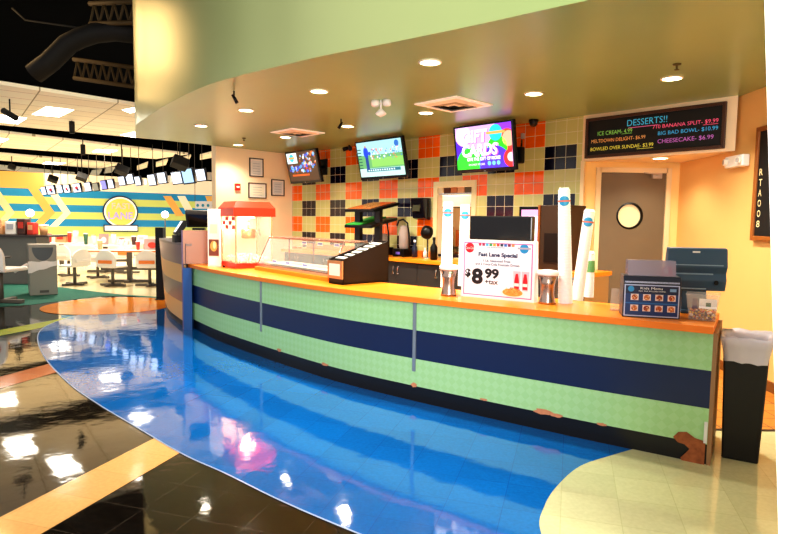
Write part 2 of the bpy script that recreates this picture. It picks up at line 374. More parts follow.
# white leaning column at the right edge
b = MB(); a0, a1 = ony(764.5, 0, 1.75), ony(778.5, 534, 1.75); 
dxz = (a1.x-a0.x)/(a0.z-a1.z); xt = a0.x - dxz*(3.2-a0.z)*1; xb = a1.x + dxz*a1.z
vs = [(xb, 1.75, 0), (xb+.9, 1.75, 0), (xt+.9, 1.75, 3.2), (xt, 1.75, 3.2), (xb+.3, 2.05, 0), (xb+1.2, 2.05, 0), (xt+1.2, 2.05, 3.2), (xt+.3, 2.05, 3.2)]
vv = [b.bm.verts.new(v) for v in vs]
for q in ((0, 1, 2, 3), (5, 4, 7, 6), (4, 0, 3, 7), (1, 5, 6, 2), (3, 2, 6, 7), (4, 5, 1, 0)): b._f([vv[i] for i in q])
struct(b, 'wall_near_column', M('white_glow_paint', 'f8f2ea', .5, em=.1, emcol='fff6ec'))  # slight emission lifts the white; the column is no lamp
# ------------------------------------------------------------------ service counter
crv = [(-2.93, 8.02), (-2.33, 7.22), (-1.72, 6.535), (-1.20, 5.99), (-.72, 5.52), (-.37, 5.22), (.07, 4.89), (.45, 4.62), (.93, 4.29), (1.38, 3.99), (1.70, 3.79), (2.0, 3.605)]
cc = spline([Vector(p) for p in crv], 6)
nose = off_curve(cc, -.045); kick = off_curve(cc, .0)
def px_t(x):       # index on cc whose projection is nearest to pixel x
    best = min(range(len(cc)), key=lambda i: abs((cc[i].x / cc[i].y) * F * 1.0 + 400 - x)); return best
counter = thing('service_counter', 'long curved snack counter with orange top, pale green checked front and navy stripe', 'counter', (0, 5, 0))
CL = Vector((0, -5, 0))
def cpart(mb, name, m, **k): return mb.build(name, m, counter, loc=CL, **k)
top_back = off_curve(cc, .68)
b = MB(); b.prism([(p.x, p.y) for p in nose] + [(p.x, p.y) for p in reversed(top_back)], .87, .915)
b.bm.normal_update()
b.mats = [orange_lam, orange_edge]
for f in b.bm.faces: f.material_index = 0 if abs(f.normal.z) > .5 else 1
cpart(b, 'worktop', orange_lam)
def panel_mat():
    m = M('green_check_laminate', 'b7d9a0', .35); nt = m.node_tree; L = nt.links.new; bs = nt.nodes['Principled BSDF']
    uv = nt.nodes.new('ShaderNodeUVMap'); mp = nt.nodes.new('ShaderNodeMapping'); mp.inputs['Rotation'].default_value = (0, 0, rad(45)); L(uv.outputs[0], mp.inputs[0])
    ck = nt.nodes.new('ShaderNodeTexChecker'); ck.inputs['Scale'].default_value = 20; L(mp.outputs[0], ck.inputs['Vector'])
    ck.inputs['Color1'].default_value = lin('a0cd8e'); ck.inputs['Color2'].default_value = lin('a7d197'); L(ck.outputs['Color'], bs.inputs['Base Color']); return m
PAN = panel_mat(); NAVY = M('navy_laminate', '0d2148', .35, noise=.05, nscale=5)
arc = [0.]
for i in range(1, len(cc)): arc.append(arc[-1] + (cc[i]-cc[i-1]).length)
iA, iB, iC, iD = 0, px_t(262), px_t(414), len(cc)-1
def strip(i0, i1, z0, z1, mat_, b, uvl, d=0.):
    C = off_curve(cc, d)
    b.mat(mat_)
    for i in range(i0, i1):
        f = b.poly([(C[i].x, C[i].y, z0), (C[i+1].x, C[i+1].y, z0), (C[i+1].x, C[i+1].y, z1), (C[i].x, C[i].y, z1)]); f.smooth = True
        for l, (u, v) in zip(f.loops, ((arc[i], z0), (arc[i+1], z0), (arc[i+1], z1), (arc[i], z1))): l[uvl].uv = (u, v)
for i0, i1 in ((iA, iB), (iB, iC), (iC, iD)):
    b = MB(); uvl = b.bm.loops.layers.uv.new('UVMap')
    strip(i0, i1, .141, .378, PAN, b, uvl); strip(i0, i1, .378, .625, NAVY, b, uvl); strip(i0, i1, .625, .872, PAN, b, uvl)
    bmesh.ops.remove_doubles(b.bm, verts=b.bm.verts[:], dist=.0002)
    cpart(b, 'front_panel', None, fixn=False)
b = MB(); uvl = b.bm.loops.layers.uv.new('UVMap'); strip(0, iD, 0, .141, M('black_kick', '0b0a0d', .3, noise=.3, nscale=10), b, uvl, .012); cpart(b, 'toe_kick', None, fixn=False)
for i in (iB, iC):
    t = ang(cc[i-1], cc[i+1]); z0 = .30 if i == iB else .27
    b = MB(); b.box((cc[i].x+.004*math.sin(t), cc[i].y-.004*math.cos(t), (z0+.872)/2), (.03, .014, .872-z0), rz=t); cpart(b, 'divider_strip', M('grey_strip', '8f98a0', .3, metal=.5))
# carcass body behind panels (blocks the view under the counter)
inn = off_curve(cc, .03); bk = off_curve(cc, .62)
b = MB(); b.prism([(p.x, p.y) for p in inn] + [(p.x, p.y) for p in reversed(bk)], .02, .868); cpart(b, 'carcass', M('carcass_grey', '6b6660', .5))
pe = cc[-1]; te = ang(cc[-2], cc[-1])
b = MB(); b.box((pe.x+.31*-math.sin(te)+.012*math.cos(te), pe.y+.31*math.cos(te)+.012*math.sin(te), .436), (.024, .62, .868), rz=te); cpart(b, 'end_panel', M('end_panel_tan', '9a7550', .5))
# worn laminate patches along the foot of the front
worn = M('exposed_substrate', 'c98560', .8, noise=.25, nscale=30)
def patch(i, off, z0, w, h, seed):
    rnd = random.Random(seed); t = ang(cc[i-1], cc[min(i+1, iD)]); n = 14; pts = []
    for k in range(n):
        a = 2*math.pi*k/n; r = .75 + .45*rnd.random(); pts.append((w/2*math.cos(a)*r, z0 + h/2*(1+math.sin(a)*r)))
    base = cc[i]; dv = Vector((math.cos(t), math.sin(t))); nv = Vector((math.sin(t), -math.cos(t)))
    b = MB(); b.poly([(base.x+dv.x*(x+off)+nv.x*.004, base.y+dv.y*(x+off)+nv.y*.004, z) for x, z in pts]); cpart(b, 'worn_patch', worn, fixn=False)
for x, z0, w, h, s_ in ((276, .135, .09, .035, 1), (322, .13, .1, .03, 2), (417, .13, .07, .04, 3), (487, .14, .07, .02, 4), (545, .128, .15, .04, 5), (562, .128, .1, .03, 6), (612, .132, .07, .022, 8)):
    patch(px_t(x), 0, z0, w, h, s_)
b = MB(); dv = Vector((math.cos(te), math.sin(te))); nv = Vector((math.sin(te), -math.cos(te)))
pts = [(-.01, .0), (-.01, .16), (-.07, .17), (-.12, .2), (-.17, .19), (-.20, .15), (-.17, .12), (-.13, .115), (-.10, .09), (-.12, .06), (-.15, .02), (-.14, .0)]
b.poly([(pe.x+dv.x*x+nv.x*.006, pe.y+dv.y*x+nv.y*.006, z+.002) for x, z in pts]); cpart(b, 'worn_patch', M('rusty_substrate', '9a5a34', .85, noise=.6, nscale=25), fixn=False)
b = MB(); b.box((pe.x+nv.x*.006-dv.x*.012, pe.y+nv.y*.006-dv.y*.012, .22), (.02, .006, .14), rz=te); cpart(b, 'corner_guard', M('guard_white', 'dcdcd8', .4))
# ------------------------------------------------------------------ register podium with flared striped front
pod = thing('register_podium', 'curved striped brown and tan register podium at the far end of the orange counter', 'podium', (-3.255, 8.9, 0))
PL = Vector((3.3, -8.9, 0))
pb = spline([Vector(p) for p in [(-3.00, 7.90), (-3.32, 8.40), (-3.76, 9.15), (-4.22, 10.15)]], 6)
ptp = spline([Vector(p) for p in [(-3.00, 7.90), (-3.38, 8.40), (-3.84, 9.15), (-4.27, 10.05)]], 6)
bronze = M('bronze_laminate', '8a7274', .3, metal=.35); tanl = M('tan_laminate', 'e8b272', .4)
b = MB(); zz = [0, .09, .36, .64, .90, 1.19]; mm = [black, tanl, bronze, tanl, bronze]
for j in range(5):
    b.mat(mm[j])
    for i in range(len(pb)-1):
        def q(i, z): k = z/1.19; p = pb[i].lerp(ptp[i], k); return (p.x, p.y, z)
        f = b.poly([q(i, zz[j]), q(i+1, zz[j]), q(i+1, zz[j+1]), q(i, zz[j+1])]); f.smooth = True
b.build('striped_front', None, pod, loc=PL, fixn=False)
b = MB(); b.prism([(p.x, p.y) for p in ptp] + [(-3.7, 10.35), (-2.75, 8.6), (-2.85, 8.05)], 1.17, 1.2); b.build('podium_top', M('podium_top_grey', '6e6468', .35), pod, loc=PL)
b = MB(); b.prism([(-3.0, 8.12), (-3.6, 9.2), (-4.1, 10.1), (-3.7, 10.3), (-2.85, 8.6), (-2.82, 8.25)], 0.01, 1.17); b.build('podium_body', M('podium_body', '4a4550', .5), pod, loc=PL)
bluep = M('blue_post_paint', '1f4a86', .35)
b = MB(); b.prism([(-3.03, 7.86), (-2.92, 7.88), (-2.95, 8.05), (-3.07, 8.02)], 0, .868); b.build('blue_post', bluep, pod, loc=PL)
b = MB(); b.prism([(-3.045, 7.91), (-2.60, 8.12), (-2.62, 8.17), (-3.06, 7.96)], .92, 1.385); b.build('screen_panel', M('copper_metal_panel', '8a6254', .38, metal=.6), pod, loc=PL)
b = MB(); b.box((-3.056, 7.925, .69), (.018, .03, 1.39)); b.build('corner_strip', M('mauve_strip', '7a6a88', .3, metal=.5), pod, loc=PL)
bp_ = thing('partition_panel', 'tall narrow black partition standing at the outer side of the register podium', 'panel', (-4.56, 10.9, 0), rad(10))
b = MB(); b.box((0, 0, .69), (.14, .2, 1.36)); b.build('panel_board', black, bp_, bevel=.004); b = MB(); b.box((0, 0, .01), (.16, .34, .02)); b.build('foot_plate', dkgrey, bp_)
# ------------------------------------------------------------------ helper makers
def pos_terminal(loc, rz, label, w=.36, h=.27, tilt=25, mat_=dkgrey, scr=None, stand_h=.13):
    t = thing('register_screen', label, 'screen', loc, rz)
    b = MB(); b.lathe([(0, 0), (.13, 0), (.13, .012), (.11, .028), (0, .03)], seg=24, sy=.85); b.build('base', mat_, t)
    b = MB(); b.box((0, .02, stand_h/2+.02), (.09, .05, stand_h), rx=rad(-6)); b.build('stand', mat_, t, bevel=.008)
    hd = MB()
    prof = [(-.02, -h/2), (-.03, h/2-.02), (-.005, h/2), (.02, h/2), (.055, h/2-.06), (.055, -h/2+.05), (.02, -h/2)]
    hd.prism_x(prof, -w/2, w/2)
    o = hd.build('housing', mat_, t, loc=(0, .0, stand_h+h*.42), rot=(rad(-tilt), 0, 0), bevel=.008)
    s = MB(); s.rect(-w/2+.025, -h/2+.03, w/2-.025, h/2-.035, scr or black, 0); s.build('display', None, o, loc=(0, -.0275, 0), rot=(rad(2.6*1), 0, 0))
    return t
def cup_stack(p, h, label, lean=(0, 0), r=.045, r2=None, logo=True, mat_=None):
    t = thing('paper_cup_stack', label, 'cups', p, 0, 'tall stacks of white paper cups on the counter' if logo else None)
    m = mat_ or M('paper_white', 'f7f5f6', .55)
    b = MB(); n = max(6, int(h/.022)); prof = [(0, 0)]
    for k in range(n):
        z = h*k/n; rr = r + ((r2 or r*.82) - r)*k/n
        prof += [(rr+.0022, z), (rr+.0022, z+.006), (rr, z+.008)]
    prof += [((r2 or r*.82)*.96, h-.03), ((r2 or r*.82)*.86, h), (0, h)]
    b.lathe(prof, seg=20); o = b.build('cups', m, t, rot=(lean[1], lean[0], 0))
    if not logo:
        l = MB(); l.lathe([(r*.93+.005, h*.55), (r*.9+.004, h*.8)], seg=20); l.build('label_band', M('label_green', '6aa86a', .5), o)
    if logo:
        a = math.atan2(-p[1], -p[0]) + .0
        zl = h-.105; rr = r + ((r2 or r*.82)-r)*.8 + .0065
        bl = M('logo_blue', '2a93cf', .4); lr = M('logo_red', 'e26a50', .4)
        for nm, hh, ww, mt_, e in (('logo', .038, .85, bl, .0), ('logo_bar', .006, 1.1, lr, .0012)):
            l = MB(); l.mat(mt_); K = 12
            for k in range(K):
                f0, f1 = -1+2*k/K, -1+2*(k+1)/K; g = lambda f: hh*(math.sqrt(max(0, 1-f*f)) if nm == 'logo' else 1)
                A = lambda f: a + f*ww
                l.poly([((rr+e)*math.cos(A(f0)), (rr+e)*math.sin(A(f0)), zl-g(f0)), ((rr+e)*math.cos(A(f1)), (rr+e)*math.sin(A(f1)), zl-g(f1)), ((rr+e)*math.cos(A(f1)), (rr+e)*math.sin(A(f1)), zl+g(f1)), ((rr+e)*math.cos(A(f0)), (rr+e)*math.sin(A(f0)), zl+g(f0))])
            l.build(nm, None, o)
    return t
def cpt(x, y, z=.915): return onz(x, y, z)
# ------------------------------------------------------------------ popcorn machine
pc = Vector((-2.10, 7.30, .915)); prz = rad(35)
pm = thing('popcorn_machine', 'red and glass popcorn machine glowing warm on the far end of the counter', 'popcorn machine', pc, prz)
pw, pd, ph = .50, .56, .86       # local x right, y back; front corner at (0,0)
b = MB(); b.bx(0, pw, 0, pd, 0, .025)
b.box((pw/2, pd/2, .045), (pw, pd, .045)); b.build('base_tray', red, pm, bevel=.004)
for x, y in ((.01, .01), (pw-.01, .01), (.01, pd-.01), (pw-.01, pd-.01)):
    b = MB(); b.box((x, y, .37), (.018, .018, .6)); b.build('corner_post', M('warm_aluminium', 'e6c8a8', .25, metal=.8), pm)
for nm, q in (('front_glass', [(.02, .01), (pw-.02, .01)]), ('side_glass', [(.01, .02), (.01, pd-.02)]), ('side_glass', [(pw-.01, .02), (pw-.01, pd-.02)])):
    (x0, y0), (x1, y1) = q; b = MB(); b.poly([(x0, y0, .07), (x1, y1, .07), (x1, y1, .67), (x0, y0, .67)]); b.build(nm, glass, pm)
b = MB(); b.bx(.02, pw-.02, pd-.02, pd-.01, .07, .67); b.build('back_panel', M('popcorn_back', 'f3d7b0', .35), pm)
b = MB()
ro = [(-.03, -.03), (pw+.03, -.03), (pw+.03, pd+.03), (-.03, pd+.03)]; ri = [(.03, .03), (pw-.03, .03), (pw-.03, pd-.03), (.03, pd-.03)]
r1 = [b.bm.verts.new((x, y, .67)) for x, y in ro]; r2_ = [b.bm.verts.new((x, y, .78)) for x, y in ro]; r3 = [b.bm.verts.new((x, y, .865)) for x, y in ri]
b._f(r1[::-1]); b._f(r3)
for i in range(4):
    j = (i+1) % 4; b._f([r1[i], r1[j], r2_[j], r2_[i]]); b._f([r2_[i], r2_[j], r3[j], r3[i]])
b.build('canopy', M('red_canopy', 'ee3114', .35), pm)
b = MB(); K = M('menu_red_stripe', 'd8443a', .5)
for i in range(4):
    for j in range(3):
        if (i+j) % 2 == 0: b.box((.006, .09+i*.125, .64-j*.055), (.003, .12, .05))
b.build('checked_decal', K, pm)
b = MB(); b.lathe([(0, 0), (.085, .0), (.095, .02), (.095, .11), (.08, .125), (0, .125)], (pw*.55, pd*.5, .38), 20); 
kt = b.build('kettle', M('kettle_brass', 'c99a5c', .3, metal=.8), pm)
b = MB(); b.tube([(pw*.55, pd*.5, .5), (pw*.55, pd*.5, .68)], .012); b.tube([(pw*.55+.09, pd*.5, .46), (pw*.55+.15, pd*.5, .5), (pw*.55+.16, pd*.5, .42)], .008); b.build('kettle_arm', chrome, pm)
b = MB()
for i in range(240):
    x, y = random.uniform(.03, pw-.03), random.uniform(.03, pd-.03); z = .075 + random.uniform(0, .11)*(1-abs(x-pw/2)/pw)
    b.sphere((x, y, z), random.uniform(.011, .017), 6)
b.build('popcorn', M('popcorn_white', 'fff0c8', .7, em=.3, emcol='ffdf9a'), pm, kind='stuff')
b = MB(); b.box((pw/2, pd/2, .655), (.2, .05, .02)); b.build('heat_lamp', M('lamp_glow', 'fff2d8', .5, em=9, emcol='ffe2b0'), pm)
pl = bpy.data.lights.new('popcorn_light', 'POINT'); pl.energy = 9; pl.color = (1, .84, .6); pl.shadow_soft_size = .04
plo = bpy.data.objects.new('popcorn_light', pl); COL.objects.link(plo); plo.location = pc + Vector((math.cos(prz)*.2-math.sin(prz)*.2, math.sin(prz)*.2+math.cos(prz)*.2, .56))
b = MB(); b.sphere((0, 0, .012), .014, 10); tag(b.build('rubber_foot', black, loc=cpt(224, 267.5)), 'tiny round black foot knob on the counter beside the popcorn machine', 'knob')
# tall white poster stand
ps = thing('poster_stand', 'tall white snack poster standing left of the popcorn machine', 'poster', (-2.485, 7.64, .915), rad(-8))
b = MB(); b.bx(-.085, .085, 0, .03, 0, .765); b.build('board', white, ps)
b = MB(); pk = M('poster_peach', 'f6dfcf', .5); br_ = M('poster_brown', '7a3f30', .5); bn = M('bun', 'e0a050', .5)
b.rect(-.075, .01, .075, .75, pk, 1); b.rect(-.07, .14, .07, .36, br_, 2); b.disc(0, .27, .05, bn, 3, rz=.07); b.disc(.01, .285, .022, M('sausage', 'f2d8a0', .5), 4, rz=.05); b.rect(-.07, .02, .07, .12, white, 2); b.rect(-.05, .44, .05, .56, M('poster_tan', 'ecc9ae', .5), 2)
b.build('poster_print', None, ps)
# ------------------------------------------------------------------ heated glass display case
cA, cB = Vector((-1.80, 7.22)), Vector((-.72, 5.93)); crz = ang(cA, cB); cl = (cB-cA).length
dc = thing('display_case', 'slant-fronted glass food display case on an orange riser between popcorn machine and brown box', 'display case', (cA.x, cA.y, .915), crz)
b = MB(); b.bx(-.02, cl, -.03, .5, 0, .045); b.build('riser', orange_lam, dc, bevel=.003)
cop = M('copper_pink_trim', 'c08a74', .25, metal=.8)
b = MB(); b.bx(0, cl, 0, .46, .045, .075); b.build('base', steel, dc)
b = MB(); b.bx(-.01, cl+.01, .16, .47, .40, .42); b.build('top', cop, dc, bevel=.003)
b = MB()
for x in (.0, cl): b.tube([(x, .005, .075), (x, .165, .405)], .007, 8)
for x in (.0, cl*.36, cl): b.tube([(x, .45, .075), (x, .45, .405)], .009, 8)
b.tube([(0, .005, .08), (cl, .005, .08)], .006, 8); b.build('frame', M('brown_frame', '7a5a50', .3, metal=.6), dc)
b = MB(); b.poly([(0, .008, .08), (cl, .008, .08), (cl, .165, .4), (0, .165, .4)]); b.build('front_glass', glass, dc)
for x in (.004, cl-.004): b = MB(); b.poly([(x, .01, .08), (x, .165, .4), (x, .45, .4), (x, .45, .08)]); b.build('side_glass', glass, dc)
b = MB(); b.poly([(0, .45, .08), (cl, .45, .08), (cl, .45, .4), (0, .45, .4)]); b.build('back_glass', acrylic, dc)
b = MB(); b.bx(.05, cl-.03, .08, .42, .09, .10); b.build('shelf', M('tray_cream', 'f5e3cc', .4), dc)
tg = M('price_tag_blue', '5560c0', .5)
for k, (x, y, z) in enumerate(((.35, .445, .35), (.72, .445, .35), (1.08, .445, .35), (.22, .1, .12), (.55, .1, .12), (.95, .1, .12))):
    b = MB(); b.rect(x, z-.02, x+.12, z+.022, white, 0); b.rect(x+.012, z-.01, x+.108, z+.012, tg, 1); b.build('price_tag', None, dc, loc=(0, y-.01, 0))
# ------------------------------------------------------------------ dark brown condiment box
bxr = thing('condiment_box', 'dark brown sloped condiment box with slotted compartments and a white card on its end', 'box', (-.72, 5.80, .915), rad(-47))
dkb = M('dark_brown_lam', '1c0f08', .35, spec=.3)
b = MB(); w_ = .235; d_ = .6; t_ = .014
prof = [(0, 0), (0, .25), (d_, .43), (d_, 0)]
for x0, x1 in ((0, t_), (w_-t_, w_)): b.prism_x(prof, x0, x1)
b.bx(0, w_, 0, t_, .0, .25); b.bx(0, w_, d_-t_, d_, 0, .43); b.bx(0, w_, 0, d_, 0, .02); b.build('shell', dkb, bxr)
b = MB()
for k in range(6): b.box((w_/2, .06+k*.09, .2+k*.027), (w_-.03, .008, .1))
b.build('dividers', black, bxr)
for k in range(6):
    b = MB(); b.box((w_/2-.02+random.uniform(-.02, .02), .1+k*.088, .235+k*.027), (.15, .05, .06), rx=rad(15), rz=random.uniform(-.2, .2)); b.build('condiment_packets', M('packets', 'd9d2cc', .4), bxr)
b = MB(); b.bx(-.01, w_+.002, -.012, -.001, .055, .235); b.build('card_frame', M('copper_card_frame', 'c88a5c', .4, metal=.3), bxr)
b = MB(); b.rect(.02, .085, .2, .205, white, 0); b.build('card', None, bxr, loc=(0, -.014, 0))
# ------------------------------------------------------------------ price sign
sA, sB = cpt(461, 296), cpt(534, 303); srz = ang(sA, sB); sw = (sB-sA).length
sg = thing('price_sign', 'white counter sign reading Fast Lane Special $8.99 plus tax with pink border', 'sign', sA, srz)
shh = .49
b = MB(); b.prism_x([(0, 0), (.0, shh), (.05, shh), (.09, 0)], 0, sw); b.build('sign_box', white, sg)
navt = M('ink_navy', '1c2050', .5); blk = M('ink_black', '14101c', .5); pink = M('ink_pink', 'e85aa8', .5); lb = M('logo_blue'); fry = M('fries', 'eaa04a', .6); fry2 = M('fries_light', 'f8c878', .6)
b = MB()
paper = M('sign_paper', 'f3eefa', .5)
b.rect(.005, .005, sw-.005, shh-.005, paper, 1)
m_ = .022
for r in ((m_, m_, sw-m_, m_+.008), (m_, shh-m_-.008, sw-m_, shh-m_), (m_, m_, m_+.008, shh-m_), (sw-m_-.008, m_, sw-m_, shh-m_)): b.rect(*r, pink, 2)
U = lambda u: sw*u
V = lambda v: shh*(1-v)
b.disc(U(.115), V(.14), .042, coke, 2); b.text('Coca-Cola', U(.055), U(.175), V(.165), .022, white, 3, shear=.2)
cols = ['d83a5a', 'b0305a', '58b0d8', '3a9a60', 'e8a030', 'd84a40', '3a3a50', '4070c0', '8a2a50', 'e09060']
for i, c in enumerate(cols): b.rect(U(.24+i*.05), V(.1), U(.24+i*.05+.038), V(.052), M('icon_'+c, c, .5), 2)
b.text('YOUR NEIGHBORHOOD FUN', U(.35), U(.6), V(.135), .012, navt, 2)
b.disc(U(.855), V(.125), .038, lb, 2); b.rect(U(.77), V(.135), U(.94), V(.105), M('logo_grey', 'b8a8b8', .5), 3)
b.text('Fast Lane Special', U(.24), U(.77), V(.30), .045, navt, 2, bold=.045)
b.text('1 Lb. Seasoned Fries', U(.31), U(.68), V(.37), .02, navt, 2, bold=.02)
b.text('and 2 Coca-Cola Fountain Drinks', U(.2), U(.8), V(.43), .02, navt, 2, bold=.02)
b.text('$', U(.055), U(.135), V(.66), .075, blk, 2, bold=.045); b.text('8', U(.15), U(.31), V(.765), .135, blk, 2, bold=.045); b.text('99', U(.335), U(.53), V(.655), .085, blk, 2, bold=.045); b.text('+tax', U(.34), U(.52), V(.75), .036, blk, 2, bold=.02)
for cx in (.77, .88):
    b.pl([(U(cx-.05), V(.5)), (U(cx+.05), V(.5)), (U(cx+.035), V(.82)), (U(cx-.035), V(.82))], M('cup_grey', 'c8c0d0', .5), 2)
    b.pl([(U(cx-.015), V(.54)), (U(cx+.015), V(.54)), (U(cx+.03), V(.66)), (U(cx+.032), V(.8)), (U(cx-.032), V(.8)), (U(cx-.03), V(.66))], coke, 3); b.rect(U(cx-.03), V(.75), U(cx+.03), V(.70), white, 4)
b.disc(U(.72), V(.87), .105, white, 4, rz=.035); b.disc(U(.72), V(.86), .088, fry, 5, rz=.032)
for i in range(46):
    a = random.uniform(0, 6.28); q = random.random()**.5; x, z, t = U(.72)+.075*q*math.cos(a), V(.845)+.028*q*math.sin(a), random.uniform(-1, 1)
    dx, dz = .013*math.cos(t), .013*math.sin(t); b.pl([(x-dx, z-dz), (x+dx, z+dz), (x+dx-.003*math.sin(t), z+dz+.004), (x-dx-.003*math.sin(t), z-dz+.004)], random.choice((fry2, fry, M('fries_dark', 'c87830', .6))), 6+i % 5)
b.build('sign_face', None, sg, fixn=False)
# black boxy monitor behind the sign
mp_ = onz(503, 296, .915)
t = thing('register_monitor', 'black rectangular register monitor seen from behind above the price sign', 'screen', mp_ + Vector((.05, .28, 0)), srz+rad(3))
b = MB(); b.box((0, 0, .02), (.3, .22, .04)); b.build('base', black, t, bevel=.006)
b = MB(); b.box((0, 0, .25), (.08, .06, .44)); b.build('stand', black, t)
b = MB(); b.box((-.03, 0, .585), (.60, .09, .225)); b.build('housing', M('gloss_black', '050409', .2), t, bevel=.012)
# ------------------------------------------------------------------ tapered steel lid holders
def malt(px, py, label):
    t = thing('napkin_cup', label, 'cup', cpt(px, py), 0, None)
    b = MB(); b.lathe([(0, .0), (.070, .0), (.063, .02), (.053, .08), (.056, .15), (.076, .235), (.07, .235), (.045, .15), (.045, .03), (0, .03)], seg=28); b.build('steel_cup', M('copper_steel', 'b0988c', .25, metal=1.), t)
    b = MB(); b.lathe([(0, .225), (.066, .225), (.086, .232), (.082, .243), (.086, .254), (.076, .264), (.03, .272), (0, .273)], seg=28); b.build('paper_liner', M('paper_white'), t)
malt(448.5, 295.5, 'flared steel cup topped with white lids, left of the price sign'); malt(547, 303.5, 'flared steel cup topped with white lids, right of the price sign')
# ------------------------------------------------------------------ cup stacks
cup_stack(cpt(447.5, 289) + Vector((0, .15, 0)), .83, 'left tall white paper cup stack behind the steel cup beside the price sign', r=.057, r2=.046)
cup_stack(cpt(463.5, 288) + Vector((.02, .2, 0)), .81, 'white paper cup stack partly hidden by the left corner of the price sign', r=.056, r2=.045)
cup_stack(cpt(565.5, 303), .92, 'tallest white paper cup stack, nearest right of the price sign', r=.056, r2=.044, lean=(-.05, 0))
cup_stack(cpt(580, 301) + Vector((-.01, .05, 0)), .76, 'leaning white paper cup stack between the tallest stack and the short one', r=.048, r2=.042, lean=(.10, 0))
cup_stack(cpt(589, 298.5) + Vector((.03, .1, 0)), .40, 'short cup stack with a green label, rightmost of the cup stacks', r=.04, r2=.035, logo=False)
# ------------------------------------------------------------------ clear acrylic holder
t = thing('acrylic_holder', 'empty clear acrylic card holder left of the topping menu display', 'card holder', cpt(616, 310), rad(-32))
b = MB(); b.box((0, 0, .004), (.07, .09, .008)); b.build('foot', acrylic, t)
b = MB(); b.box((0, -.03, .085), (.07, .004, .16), rx=rad(-6)); b.build('front_sheet', acrylic, t)
# ------------------------------------------------------------------ toppings menu display
mA, mB_ = cpt(622, 316.5), cpt(678, 319.5); mrz = ang(mA, mB_); mw = (mB_-mA).length + .01
t = thing('topping_menu_display', 'black lidded dispenser with a blue eight-photo dessert menu on its front', 'display', mA, mrz)
nv2 = M('navy_plastic', '10162e', .3)
b = MB(); b.prism_x([(0, 0), (.0, .25), (.02, .285), (.2, .285), (.2, 0)], 0, mw); b.build('case', nv2, t, bevel=.004)
b = MB(); b.rect(.008, .008, mw-.008, .228, M('silver_rim', 'b9c0dd', .4), 0); b.rect(.016, .016, mw-.016, .22, M('menu_blue', '16356e', .4), 1)
b.rect(.016, .095, mw-.016, .105, M('menu_mid', '2060a0', .4), 2); b.rect(.016, .165, mw-.016, .22, M('menu_dark', '1a2244', .4), 2)
b.disc(.05, .197, .02, M('menu_cyan', '2a90c8', .4), 3); b.text('Kids Menu', .11, .25, .196, .016, white, 3); b.text('PICK ONE INCLUDES DRINK', .1, .27, .18, .008, white, 3); b.rect(mw-.07, .185, mw-.03, .205, M('menu_pale', '7aa0c8', .4), 3)
for i in range(4):
    for j in range(2):
        x = .05+i*.078; z = .12-j*.075
        b.rect(x, z, x+.05, z+.043, M('photo_pale', 'e6cfc8', .5), 3); b.disc(x+.025, z+.021, .019, M('photo_food%d' % ((i+j) % 3), ('b5502a', 'c8703a', '9a4028')[(i+j) % 3], .5), 4)
        for q in range(7): b.disc(x+.025+random.uniform(-.014, .014), z+.021+random.uniform(-.014, .014), .004, M('photo_dot%d' % (q % 3), ('e8a060', '7a2818', 'f0d0a0')[q % 3], .5), 5)
b.build('menu_front', None, t, loc=(0, -.002, 0), fixn=False)
b = MB(); b.bx(.01, mw-.01, .0, .012, .238, .25); b.build('silver_bar', M('silver_rim'), t)
b = MB(); b.prism_x([(.03, .286), (.06, .39), (.18, .39), (.2, .286)], .03, mw-.03); b.build('clear_lid', M('smoky_lid', 'a9a2b8', .1, alpha=.6), t)
b = MB(); b.rect(mw-.10, .30, mw-.035, .365, coke, 0); b.rect(mw-.09, .315, mw-.06, .35, white, 1); b.build('red_label', None, t, loc=(0, .032, 0), rot=(rad(-20), 0, 0))
# ------------------------------------------------------------------ near register screen (seen from behind)
pR = cpt(696, 314) + Vector((.02, .10, 0)); 
t = thing('register_screen', 'large slate blue register screen seen from behind above the candy tub', 'screen', pR, rad(-12))
b = MB(); b.box((0, -.0, .012), (.2, .2, .024)); b.build('base', slate, t, bevel=.006)
b = MB(); b.prism_x([(-.045, .02), (-.015, .26), (.03, .26), (.06, .02)], -.085, .085); b.build('stand', slate, t, bevel=.006)
b = MB(); w2 = .40/2
b.prism_x([(-.05, .0), (-.075, .06), (-.06, .10), (-.085, .14), (-.06, .245), (-.02, .25), (.06, .02), (.04, .0)], -w2, w2); hs = b.build('housing', slate, t, loc=(.0, .0, .165), bevel=.006); hs.scale = (1, 1, 1.25)
b = MB(); b.box((-.0, -.083, .15), (w2*1.7, .004, .006)); b.box((-.02, -.066, .098), (w2*1.3, .004, .008)); b.box((-.03, -.06, .012), (w2*1.0, .004, .008)); b.build('painted_highlight', M('slate_light', '7f9ab0', .3), hs)  # paler strips painted as highlights along the housing ridges
b = MB(); b.box((-.01, -.072, .225), (.05, .004, .01)); b.build('badge', white, hs)
b = MB(); b.tube([(.13, -.06, .05), (.13, -.085, .05)], .014); b.build('cable_port', black, hs)
